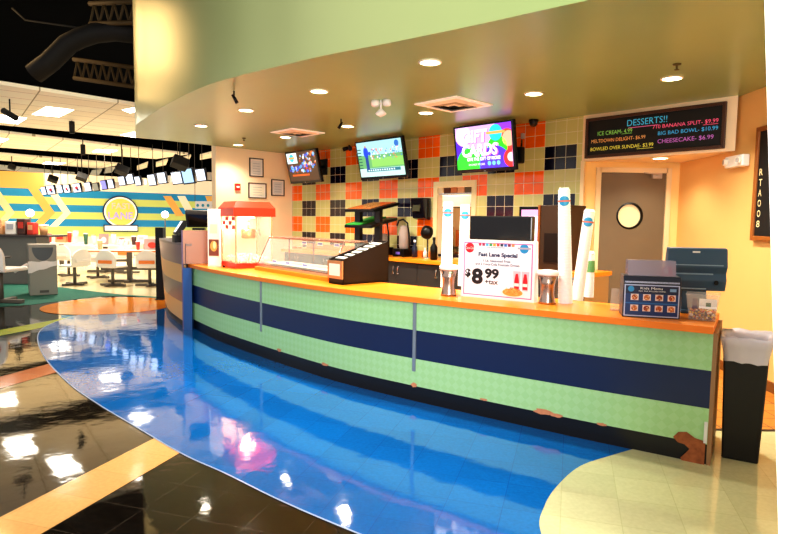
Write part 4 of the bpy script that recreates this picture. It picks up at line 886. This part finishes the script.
# register on the podium
pos_terminal(Vector((-3.40, 8.85, 1.2)), rad(-62), 'small register with white lit screen on the striped podium top', w=.28, h=.26, tilt=35, scr=E_('f4f0ff', 1.2), stand_h=.1)
t = thing('receipt_printer', 'small black receipt printer on podium top in front of register', 'printer', (-3.2, 8.35, 1.2), rad(-55)); b = MB(); b.bx(-.08, .08, -.1, .1, 0, .11); b.build('body', dkgrey, t, bevel=.01); b = MB(); b.bx(-.05, .05, -.02, .04, .11, .125); b.build('paper_slot', black, t)
pt_ = thing('register_screen', 'dark tilted register screen on the copper panel beside the poster stand', 'screen', (-2.86, 8.13, 1.386), rad(10))
b = MB(); b.bx(-.08, .08, -.02, .12, -.0, .03); b.build('base', black, pt_)
b = MB(); b.prism_x([(-.03, -.12), (-.045, .1), (-.02, .14), (.02, .14), (.05, .06), (.05, -.08), (.01, -.12)], -.165, .165); o = b.build('housing', M('warm_black', '221a16', .35), pt_, loc=(0, .02, .155), rot=(rad(28), 0, rad(0)), bevel=.008)
b = MB(); b.rect(-.13, -.08, .13, .09, M('screen_dark_glass', '1a1410', .1), 0); b.build('display', None, o, loc=(0, -.045, 0))
# ------------------------------------------------------------------ bowling hall
VOID = M('void_black', '040404', .9, spec=.05)
b = MB(); b.poly([(-24, 5.0, 7.5), (-24, 36, 7.5), (6, 36, 7.5), (6, 5.0, 7.5)]); struct(b, 'ceiling', VOID)
b = MB(); b.poly([(-24, 33, 3.2), (4, 33, 3.2), (4, 33, 7.5), (-24, 33, 7.5)]); struct(b, 'wall_far_upper', VOID)
b = MB(); b.poly([(-22, 12, 3.0), (-22, 33, 3.0), (-22, 33, 7.5), (-22, 12, 7.5)]); struct(b, 'wall_far_left', VOID)
LA = Vector((-15.3, 22.)); LD = Vector((.837, .546)).normalized(); LN = Vector((-LD.y, LD.x)); LRZ = math.atan2(LD.y, LD.x)
def lw(x, y, l=0):
    q = onpl(x, y, LA, LD); p = LA + LD*q.x - LN*(.01*l); return Vector((p.x, p.y, q.z))
teal = M('wall_blue', '1f93c8', .5, em=.18); lime = M('wall_lime', 'd6de78', .5, em=.2); wcream = M('wall_cream', 'fbe9c4', .5, em=.3); worange = M('wall_orange', 'f9b95e', .5, em=.2)  # wall colours carry slight emission so the stripes look lit
b = MB()
def lband(s0, s1, z0, z1, m, l=0):
    b.mat(m); P_ = []
    for s_, z in ((s0, z0), (s1, z0), (s1, z1), (s0, z1)):
        p = LA + LD*s_ - LN*(.01*l); P_.append((p.x, p.y, z))
    b.poly(P_)
sa, sb = -6, 16
zs = [0, .55, 1.16, 1.45, 1.74, 2.02, 2.32, 2.60, 4.0]
lband(sa, sb, 0, .75, wcream); lband(sa, sb, .75, 1.16, lime); lband(sa, sb, 1.16, 1.45, teal); lband(sa, sb, 1.45, 1.74, lime); lband(sa, sb, 1.74, 2.02, teal); lband(sa, sb, 2.02, 2.32, lime); lband(sa, sb, 2.32, 2.62, teal); lband(sa, sb, 2.62, 3.25, wcream)
lband(sa, 1.45, 2.62, 3.25, worange, 1)
def chev(x, w, m):   # chevron pointing right: apex at pixel x, y 213
    a = [(x-18, 187), (x-18+w, 187), (x+w, 213), (x-14+w, 227), (x-14, 227), (x, 213)]
    b.mat(m); b.poly([lw(px, py, 2) for px, py in a])
chev(6, 9, M('wall_peach', 'fbd9a0', .5, em=.2)); chev(45, 10, worange); chev(63, 8, wcream)
for x0, x1, m in ((163, 176, worange), (177, 188, wcream), (205, 213, worange)):
    b.mat(m); b.poly([lw(*q, 2) for q in ((x0, 196), (x0+8, 196), (x1+8, 216), (x1, 216))])
struct(b, 'wall_lanes', None, fixn=False)
# round wall sign
c = lw(120.5, 212, 6); t = thing('round_sign', 'round gold FAST LANE sign with a white base bar on the striped wall', 'sign', c, LRZ)
R_ = .68
for nm, r, m, y in (('rim', R_, M('sign_navy', '1c2a58', .4), .02), ('white_ring', R_*.92, M('sign_white', 'fffdf5', .5, em=.3), 0), ('face', R_*.82, M('sign_gold', 'f3da6a', .5, em=.25), -.02)):
    b = MB(); b.tube([(0, y+.03, 0), (0, y-.02, 0)], r, 40); b.build(nm, m, t)
b = MB(); b.text('FAST', -.34, .42, .12, .26, white, 40, bold=.02); b.text('LANE', -.48, .46, -.3, .3, M('sign_lilac', 'b8a8e8', .5, em=.3), 40, bold=.02); b.build('lettering', None, t, fixn=False)
b = MB(); b.bx(-.62, .62, -.08, 0, -.78, -.58); b.build('base_bar', M('sign_white'), t); b = MB(); b.bx(-.66, .66, -.04, .03, -.83, -.54); b.build('bar_border', M('sign_navy'), t)
# suspended acoustic ceilings
def ac_mat():
    m = M('acoustic_tile', 'f1e2c4', .8, em=.16, emcol='fbe6c0'); nt = m.node_tree; L = nt.links.new; bs = nt.nodes['Principled BSDF']  # tiles emit weakly, added brightness for the hall beyond its light panels
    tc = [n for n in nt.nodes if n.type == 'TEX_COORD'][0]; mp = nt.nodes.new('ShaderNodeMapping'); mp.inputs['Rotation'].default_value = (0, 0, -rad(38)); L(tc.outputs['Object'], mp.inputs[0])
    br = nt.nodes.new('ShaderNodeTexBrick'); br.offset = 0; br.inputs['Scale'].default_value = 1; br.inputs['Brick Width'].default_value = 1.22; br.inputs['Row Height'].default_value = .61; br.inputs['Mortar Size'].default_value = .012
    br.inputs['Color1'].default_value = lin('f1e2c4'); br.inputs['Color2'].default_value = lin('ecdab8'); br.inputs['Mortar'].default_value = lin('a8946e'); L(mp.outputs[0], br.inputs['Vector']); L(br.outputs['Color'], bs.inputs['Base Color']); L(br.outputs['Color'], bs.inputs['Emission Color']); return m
AC = ac_mat(); LP = M('light_panel', 'ffffff', .5, em=7, emcol='fff8ea')
ZA = 3.6
def acp(px, z=ZA, th=.06):
    P_ = [onz(x, y, z) for x, y in px]; b = MB(); b.prism([(p.x, p.y) for p in P_], z, z+th); struct(b, 'ceiling', AC)
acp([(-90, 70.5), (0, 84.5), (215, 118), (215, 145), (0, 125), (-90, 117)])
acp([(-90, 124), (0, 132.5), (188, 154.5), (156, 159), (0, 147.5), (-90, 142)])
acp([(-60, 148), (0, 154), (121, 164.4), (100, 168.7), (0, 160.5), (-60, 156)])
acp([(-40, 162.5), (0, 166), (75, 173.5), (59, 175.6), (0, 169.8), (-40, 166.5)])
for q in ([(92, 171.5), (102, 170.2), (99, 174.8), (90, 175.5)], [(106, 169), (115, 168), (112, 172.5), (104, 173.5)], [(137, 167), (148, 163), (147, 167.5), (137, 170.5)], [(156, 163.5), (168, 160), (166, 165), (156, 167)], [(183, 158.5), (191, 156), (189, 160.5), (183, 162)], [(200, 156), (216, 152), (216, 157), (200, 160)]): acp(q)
lp_labels = ['bright square light panel in the nearest acoustic ceiling, centre', 'bright light panel at the left edge of the nearest acoustic ceiling', 'light panel in the nearest acoustic ceiling beside the green soffit, nearer', 'light panel in the nearest acoustic ceiling beside the soffit, farther', 'light panel at the left end of the second acoustic ceiling', 'light panel right of centre in the second acoustic ceiling', 'light panel in the third acoustic ceiling']
for q, lb_ in zip(([(46.5, 106.7), (74, 110), (59, 117), (32, 114.5)], [(0, 115), (27, 118), (18, 124), (-12, 121)], [(122, 110), (142, 106.5), (150, 110), (130, 113)], [(120, 135), (134, 132), (150, 135), (134, 137.5)], [(-8, 137.5), (9, 139), (2, 142.5), (-14, 141)], [(97, 149.5), (118, 150.5), (110, 153), (92, 151.8)], [(46, 161.8), (66, 163), (58, 164.8), (42, 163.8)]), lp_labels):
    P_ = [onz(x, y, ZA-.005) for x, y in q]; t = thing('light_panel', lb_, 'ceiling light', sum(P_, Vector())/4, 0, 'square light panels in acoustic ceilings')
    b = MB(); b.poly([p-t.location for p in P_]); b.build('diffuser', LP, t)
    b = MB(); P2 = [(p-t.location)*1.04 + Vector((0, 0, .003)) for p in P_]; b.poly(P2); b.build('frame', M('panel_frame', 'd8cbb0', .5), t)
# extra light panels over the concourse, out of the frame
# truss and duct in the open ceiling
joist = M('joist_tan', '4c3a1a', .7); 
def truss(A, B, h, n, label):
    A, B = Vector(A), Vector(B); t = thing('roof_truss', label, 'truss', A, 0); b = MB(); d = B-A; up = Vector((0, 0, h))
    b.tube([(0, 0, 0), d], .05, 6); b.tube([up, d+up], .05, 6); b.build('chord', joist, t); b = MB()
    for k in range(n):
        p0, p1 = d*(k/n), d*((k+1)/n); b.tube([p0, (p0+p1)/2+up], .025, 5); b.tube([(p0+p1)/2+up, p1], .025, 5)
    b.build('webbing', joist, t)
truss(ony(74, 78, 13.5), ony(150, 89, 13.0), .42, 9, 'tan open-web roof truss in the dark ceiling, lower and longer')
truss(ony(90, 24, 12), ony(150, 22, 11.5), .4, 6, 'tan roof truss high in the dark ceiling near the green soffit')
t = thing('air_duct', 'dark flexible air duct curving through the black open ceiling', 'duct', ony(30, 72, 12)); o0 = t.location.copy()
b = MB(); b.tube([ony(x, y, 12)-o0 for x, y in ((34, 74), (50, 62), (68, 44), (80, 38), (95, 33), (115, 31), (140, 34))], .2, 14); b.build('duct_tube', M('duct_brown', '0f0b0b', .7), t)
t = thing('conduit_pipe', 'thin horizontal pipe high in the black open ceiling', 'pipe', ony(10, 15, 12)); o0 = t.location.copy()
b = MB(); b.tube([ony(x, y, 12.8)-o0 for x, y in ((12, 8), (25, 20), (60, 25), (100, 30))], .02, 6); b.build('pipe', M('pipe_grey', '1c1916', .7), t)
# hanging score monitors
mons = [(44, 191, 5, 8), (51, 190, 9, 9), (60, 189, 6, 8), (67, 189, 7, 8), (77, 188, 9, 9), (88, 187, 7, 9), (96, 187, 6, 8), (104, 185, 6, 9), (111, 184, 6, 9), (122, 181, 7, 9), (130, 179, 8, 10), (138, 181, 6, 9), (152, 180, 8, 11), (162, 178, 9, 11), (177, 178, 11, 12), (188, 176, 12, 15), (201, 175, 10, 12)]
ordn = ['first', 'second', 'third', 'fourth', 'fifth', 'sixth', 'seventh', 'eighth', 'ninth', 'tenth', 'eleventh', 'twelfth', 'thirteenth', 'fourteenth', 'fifteenth', 'sixteenth', 'last']
for k, (x, y, w, h) in enumerate(mons):
    Y = 21 - k*.42; c = ony(x, y, Y); pm_ = Y/F; w_, h_ = w*pm_, h*pm_
    t = thing('score_monitor', 'hanging lane score monitor, %s from the left of the row' % ordn[k], 'monitor', c, rad(-12), 'score monitors hanging over the lanes')
    tl = (rad(12), rad(-6), 0)
    b = MB(); b.box((0, .03, 0), (w_*1.06, .08, h_*1.06)); b.build('casing', dkgrey, t, rot=tl)
    scm = E_('e6eefc', 1.5) if k not in (7, 15, 6) else (E_('a8c8e8', 1.2) if k == 15 else E_('9a94e8', 1.1) if k == 7 else E_('b0a68c', .8))
    b = MB(); b.rect(-w_/2*.92, -h_/2*.9, w_/2*.92, h_/2*.9, scm, 0)
    if k in (1, 3, 4): b.disc(0, 0, w_*.2, E_('c83a38', 1.), 1); b.disc(w_*.1, -h_*.2, w_*.14, E_('303050', .8), 2)
    b.build('screen', None, t, loc=(0, -.02, 0), rot=tl)
    b = MB(); b.tube([(0, .05, h_*.4), (0, .05, max(.3, 3.57-c.z))], .009, 6); b.build('hanger', M('hanger_grey', '4a443c', .5), t)
    b = MB(); b.box((w_*.75, .1, -.02), (w_*.35, .12, h_*.6)); b.build('junction_box', M('jb_white', 'd8d0c4', .5), t)
for k, (x, y, s_, Y) in enumerate(((53, 179, 8, 20), (82, 177, 9, 18), (122, 170, 11, 15.5), (180, 163, 14, 13), (12, 167, 6, 20))):
    c = ony(x, y, Y); w = s_*Y/F; t = thing('ceiling_projector', 'black box projector hanging under the acoustic ceiling, %s from the left' % ('second', 'third', 'fourth', 'fifth and largest', 'first')[k], 'projector', c, rad(30), 'black projectors above the lanes')
    b = MB(); b.box((0, 0, 0), (w*1.1, w*.8, w*.7), rx=rad(-25), ry=rad(20)); b.build('case', M('matt_black', '0a0909', .7), t, bevel=.02); b = MB(); b.tube([(0, 0, w*.3), (0, 0, max(w*.5, 3.6-c.z))], .014, 6); b.build('pole', M('matt_black'), t)
for k, (x, y, Y, lb_) in enumerate(((10, 113, 10.3, 'small black camera hanging from the acoustic ceiling at far left'), (72, 129, 12.5, 'small black upright spot on the edge of the nearest acoustic ceiling'), (83, 151, 14.5, 'small dark spot below the second acoustic ceiling'))):
    t = thing('hanging_spot', lb_, 'spotlight', ony(x, y, Y), rad(-20)); w = .16
    b = MB(); b.tube([(-w, 0, w*.3), (w*.9, 0, -w*.6)] if k == 0 else [(0, 0, -w*.6), (0, 0, w*1.0)], .055, 8); b.build('body', M('matt_black'), t); b = MB(); b.tube([(0, 0, 0), (0, 0, w*2.6)] if k == 0 else [(0, 0, w*.8), (0, 0, w*2)], .012, 6); b.build('stem', M('matt_black'), t)
# ---- seating and tables
off_w = M('seat_white', 'efe9e2', .45); gmet = M('pedestal_grey', '5c544c', .5); opad = M('pad_orange', 'e8823a', .6); rpad = M('pad_red', 'd83a30', .6)
def chair(px, py, rz, label, pad=opad, sc_=1.):
    p = onz(px, py, 0); t = thing('swivel_chair', label, 'chair', p, rz, 'white moulded chairs at the bowling tables')
    b = MB(); b.box((0, 0, .03), (.62, .07, .05)); b.box((0, 0, .03), (.07, .5, .05)); b.build('base', gmet, t, bevel=.008)
    b = MB(); b.tube([(0, 0, .05), (0, 0, .42)], .035, 10); b.build('pedestal', gmet, t)
    b = MB(); b.box((0, -.02, .445), (.46, .42, .05)); b.build('seat', off_w, t, bevel=.02)
    b = MB(); n = 14; pts = [(-.24, .45)] + [(-.24*math.cos(math.pi*k/n), .62+.20*math.sin(math.pi*k/n)) for k in range(n+1)] + [(.24, .45)]
    f = [b.bm.verts.new((x, .2+.06*(z-.45)-.25*x*x, z)) for x, z in pts]; g = [b.bm.verts.new((x, .235+.06*(z-.45)-.25*x*x, z)) for x, z in pts]; b._f(f); b._f(g[::-1])
    for i in range(len(pts)): j = (i+1) % len(pts); b._f([f[i], g[i], g[j], f[j]])
    b.build('backrest', off_w, t)
    b = MB(); b.box((0, .18, .56), (.34, .02, .075)); b.box((0, .25, .56), (.34, .02, .075)); b.build('pad', pad, t, bevel=.01)
    return t
def ptable(px, py, w, d, rz, label, h=.76, topm=None, edge=None):
    p = onz(px, py, 0); t = thing('bowling_table', label, 'table', p, rz)
    b = MB(); b.box((0, 0, h), (w, d, .03)); b.build('tabletop', topm or off_w, t)
    b = MB(); 
    for q in ((-w/2-.005, w/2+.005, -d/2-.008, -d/2), (-w/2-.005, w/2+.005, d/2, d/2+.008)): b.bx(q[0], q[1], q[2], q[3], h-.02, h+.018)
    b.build('edge_band', edge or opad, t)
    b = MB(); b.box((0, 0, h/2), (.1, .1, h-.06)); b.build('pedestal', gmet, t); b = MB(); b.box((0, 0, .03), (.95, .14, .055)); b.box((0, 0, .03), (.12, .5, .05)); b.build('base', gmet, t)
    b = MB(); b.box((0, 0, .33), (1.3, .06, .07)); b.build('cross_beam', gmet, t)
    return t
TA = ptable(130, 282, 1.75, .75, rad(8), 'white table with orange edge between the podium and the grey waste bin')
TB = ptable(106, 272, 1.7, .8, rad(8), 'long white table behind the orange-edged table', edge=off_w)
TC = ptable(62, 268.3, 1.2, .8, rad(8), 'white table at left behind the grey waste bin', edge=off_w)
TD_ = ptable(146, 267, 1.6, .8, rad(8), 'white table farther back next to the podium', edge=off_w)
chair(113, 286, rad(170), 'white chair with orange back pad, left one at the orange-edged table'); chair(150, 286, rad(190), 'white chair with orange pad at the right of the orange-edged table'); chair(75, 285, rad(250), 'white chair seen from the side beside the grey waste bin', off_w); chair(69, 276, rad(170), 'white chair just right of the grey waste bin', off_w)
chair(98, 278, rad(170), 'white chair behind the left orange-padded chair', off_w); chair(128, 273, rad(185), 'white chair between the orange-edged table and far table', opad)
ch = chair(1, 303, rad(175), 'grey-white chair with red pad cut by the left edge of the photo', rpad); ch.scale = (1.35, 1.35, 1.35)
# ball-return style console with counter
t = thing('bowling_console', 'grey boxy seating console with a dark top behind the waste bin at far left', 'console', (-9.0, 13.2, 0), rad(0))
grey = M('console_grey', '76706c', .5, noise=.05, nscale=6)
b = MB(); b.bx(-2.2, .75, -.2, .3, 0, 1.08); b.build('cabinet', grey, t, bevel=.01); b = MB(); b.bx(-2.3, 1.1, -.32, .42, 1.08, 1.12); b.build('dark_top', M('dark_top', '3c3230', .3), t)
t = thing('side_table', 'dark topped small table cut by the left edge in front of the console', 'table', (-8.3, 11.3, 0), 0)
b = MB(); b.bx(-1.2, .42, -.35, .3, .70, .735); b.build('tabletop', M('dark_top'), t, bevel=.01); b = MB(); b.bx(-.14, .0, -.07, .07, .04, .7); b.build('pedestal', gmet, t); b = MB(); b.bx(-.4, .25, -.25, .25, 0.004, .045); b.build('base', gmet, t)
# waste bin with bag
wA, wB = onz(30, 296, 0), onz(58, 294.5, 0); wrz = ang(wA, wB); ww = (wB-wA).length
t = thing('waste_station', 'grey waste station with a half-round opening and a white bag hanging over its front', 'waste bin', wA, wrz)
b = MB(); wh = 1.0
b.bx(0, ww, 0, .5, 0.004, wh); b.build('body', M('bin_grey', '8a847c', .45), t, bevel=.012)
b = MB(); b.pl([(ww*.5+ww*.38*math.cos(math.pi+math.pi*k/20), wh*.94+.26*math.sin(math.pi+math.pi*k/20)) for k in range(21)], M('opening_dark', '2c3038', .4), 1); b.build('opening', None, t)
b = MB()
rowz = [.67, .645, .61, .585]
P_ = [[(-.02+ww*1.06*i/8, -.02-.02*math.sin(i*2.1), z - .012*(8-i)*(j*.5) + .01*math.sin(i*1.7+j)) for i in range(9)] for j, z in enumerate(rowz)]
V_ = [[b.bm.verts.new(p) for p in r] for r in P_]
for r0, r1_ in zip(V_[:-1], V_[1:]):
    for i in range(8): b._f([r0[i], r0[i+1], r1_[i+1], r1_[i]], True)
b.tube([(-.02, -.02, .62), (-.14, -.04, .55), (-.24, -.04, .47)], .035, 8, r2=.02); b.build('bag', M('bag_white', 'e6dcdc', .5), t)
b = MB(); b.bx(ww*.35, ww*.68, -.006, 0, .05, .1); b.build('vent_slot', M('slot_dark', '4a4440', .5), t)
# things on the tables and console
def item(x, on, dy, w, h, m1, m2, name, label, cat):
    if on is None: q = onpl(x, 236, (-9.0, 13.25), (1, 0)); p = Vector((-9.0+q.x, 13.25+dy, 1.122))
    else:
        dr_ = (math.cos(rad(8)), math.sin(rad(8))); q = onpl(x, 246, on.location, dr_); p = Vector((on.location.x+dr_[0]*q.x, on.location.y+dr_[1]*q.x+dy, .777))
    t = thing(name, label, cat, p, rad(random.uniform(-8, 8)))
    if name == 'drink_cup': b = MB(); b.lathe([(0, 0), (w*.36, 0), (w*.5, h), (0, h)], seg=12); b.build('cup', m1, t); b = MB(); b.lathe([(w*.52, h*.97), (w*.5, h*1.06), (0, h*1.08)], seg=12); b.build('lid', m2, t)
    elif name == 'table_flyer': b = MB(); b.box((0, 0, h/2+.003), (w, .03, h), rx=rad(-6)); b.build('card', m1, t); b = MB(); b.disc(w*.05, h*.45, w*.28, m2, 1, rz=h*.28); b.build('print', None, t, loc=(0, -.035, 0))
    else: b = MB(); b.box((0, 0, h/2), (w, .2, h-.002)); b.build('body', m1, t, bevel=.02); b = MB(); b.box((0, -.1, h*.6), (w*.6, .02, h*.4)); b.build('face', m2, t)
iw, iR, iT, iD_ = M('item_white', 'f3ece6', .5), M('item_red', 'c83a2a', .5), M('item_tan', 'd8a070', .5), M('item_dark', '4a2a24', .5)
item(152, TA, 0, .38, .26, M('flyer_mauve', 'b89a94', .5), iR, 'table_flyer', 'mauve flyer card with red print on the orange-edged table', 'flyer')
item(104, TB, 0, .26, .30, M('flyer_mauve'), iw, 'table_flyer', 'mauve flyer card on the long white table', 'flyer')
item(112, TB, .1, .14, .3, iw, iT, 'drink_cup', 'white cup right of the flyer on the long table', 'cup')
item(24, None, 0, .2, .36, iD_, iR, 'equipment_box', 'dark red-faced box on the grey console top', 'box')
item(33, None, .0, .16, .28, iR, iT, 'equipment_box', 'small red box beside the dark box on the console', 'box')
item(13, None, 0, .24, .3, iw, M('item_grey', 'a8a8b0', .5), 'equipment_box', 'white machine at the left on the console top', 'machine')
item(1, None, 0, .2, .34, iT, iw, 'equipment_box', 'tan box at the far left end of the console', 'box')
item(44, None, 0, .2, .22, iT, iw, 'drink_cup', 'tan cup on the console near its right end', 'cup')
item(62, TC, 0, .3, .24, iT, iR, 'equipment_box', 'tan and red box on the table behind the waste bin', 'box')
item(70, TC, 0, .12, .3, iR, iw, 'drink_cup', 'plain red cup behind the waste bin on the white table', 'cup')
item(76, TC, 0, .16, .34, iw, M('item_grey'), 'drink_cup', 'white cup on the white table left behind the chairs', 'cup')
item(86, TB, 0, .12, .3, M('cone_green', '3a6a50', .5), iw, 'drink_cup', 'small dark green cup on the left part of the long table', 'cup')
item(122, TB, .1, .3, .16, iw, iT, 'equipment_box', 'low white box on the table in front of the round sign', 'box')
item(143, TD_, 0, .26, .22, iw, M('item_grey'), 'equipment_box', 'white box behind the mauve flyer', 'box')
for x, on, w_, h_, m1, c_, nm in ((100, TA, .12, .22, iT, iw, 'tan'), (122, TA, .12, .26, iw, iR, 'white'), (138, TA, .1, .2, iR, iw, 'red'), (94, TB, .12, .26, iw, iT, 'pale'), (134, TB, .14, .24, iD_, iw, 'dark brown'), (50, TC, .12, .26, iR, iT, 'red and tan')):
    item(x, on, 0, w_, h_, m1, c_, 'drink_cup', '%s cup standing on the %s' % (nm, {TA: 'table with the orange edge', TB: 'long white table', TC: 'white table behind the waste bin'}[on]), 'cup')
for x, y, Y, r, lb_ in ((30, 213, 15, .1, 'white round globe light before the striped wall at left'), (165, 214.5, 15, .09, 'white round globe light before the striped wall near the podium')):
    p = ony(x, y, Y); t = thing('globe_light', lb_, 'lamp', (p.x, p.y, 0)); b = MB(); b.sphere((0, 0, p.z), r, 16); b.build('globe', M('globe_glow', 'ffffff', .5, em=3), t); b = MB(); b.tube([(0, 0, 0), (0, 0, p.z-r*.9)], .015, 8); b.build('pole', gmet, t)
p = ony(205.5, 204.5, 12.3); t = thing('hanging_banner', 'small white banner with four blue dots seen left of the cream wall', 'banner', p, rad(-10)); b = MB(); b.bx(-.24, .24, 0, .01, -.09, .07); b.build('cloth', white, t)
b = MB(); [b.disc(-.18+k*.12, -.02, .032, M('dot_teal', '2a98b8', .5), 1) for k in range(4)]; b.build('print', None, t); b = MB(); b.tube([(-.24, 0, .07), (-.24, 0, 3.6-p.z)], .006, 6); b.tube([(.24, 0, .07), (.24, 0, 3.6-p.z)], .006, 6); b.build('cords', gmet, t)
# pin-deck gutters / bright lane beds in front of the wall
for k in range(7):
    p0 = LA + LD*(-2.5+k*2.1) - LN*.3; p1 = LA + LD*(-2.5+k*2.1) - LN*7.5
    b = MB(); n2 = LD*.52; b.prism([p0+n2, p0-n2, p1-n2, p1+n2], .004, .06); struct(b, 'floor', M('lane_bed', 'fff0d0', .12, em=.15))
# ------------------------------------------------------------------ lights
def area(loc, target, size, energy, col=(1, .93, .82), sy=None):
    l = bpy.data.lights.new('added_area', 'AREA'); l.energy = energy; l.color = col; l.size = size
    if sy: l.shape = 'RECTANGLE'; l.size_y = sy
    o = bpy.data.objects.new('added_area', l); COL.objects.link(o); o.location = loc
    o.rotation_euler = (Vector(target)-Vector(loc)).to_track_quat('-Z', 'Y').to_euler(); return o
area((1.2, -1.5, 2.3), (.6, 6, 1.5), 2.2, 300, (1, .95, .9))  # unseen general fill added behind the camera
area((-10.8, 14.6, 6.0), (-3.3, 7.65, 3.9), .7, 50, (1, .64, .28), 2.6)  # unseen warm light added for the gold streak on the soffit
area((-9.3, 12.4, 6.1), (-2.95, 7.15, 4.2), .4, 30, (1, .64, .28), 1.6)  # second unseen warm light, added for a narrower soffit streak
def spot(loc, target, e, size=120, col=(1, .9, .74), r=.15):
    l = bpy.data.lights.new('added_spot', 'SPOT'); l.energy = e; l.spot_size = rad(size); l.spot_blend = .6; l.color = col; l.shadow_soft_size = r
    o = bpy.data.objects.new('added_spot', l); COL.objects.link(o); o.location = loc; o.rotation_euler = (Vector(target)-Vector(loc)).to_track_quat('-Z', 'Y').to_euler()
for x, y in ((-7.5, 13), (-6, 16), (-10, 17), (-9, 21), (-13, 19)): spot((x, y, 3.5), (x, y, 0), 420, 140)  # unseen downward spots added to brighten the lane area
spot((1.6, .6, 4.2), (.8, 4.1, 3.6), 420, 70, (.45, 1, .42), .2)  # unseen green light added to tint the right part of the soffit
w = bpy.data.worlds.new('world'); scene.world = w; w.use_nodes = True
w.node_tree.nodes['Background'].inputs[0].default_value = (1, .95, .9, 1); w.node_tree.nodes['Background'].inputs[1].default_value = .7
# ------------------------------------------------------------------ camera
cam = bpy.data.cameras.new('camera'); co = bpy.data.objects.new('camera', cam); COL.objects.link(co)
cam.sensor_width = 36; cam.lens = 36*F/800; cam.clip_start = .05
m = Matrix((RV, UV_, -WV)).transposed().to_4x4(); m.translation = Vector((0, 0, H)); co.matrix_world = m
scene.camera = co
scene.view_settings.view_transform = 'Standard'; scene.view_settings.exposure = 0.35; scene.view_settings.look = 'Medium High Contrast'
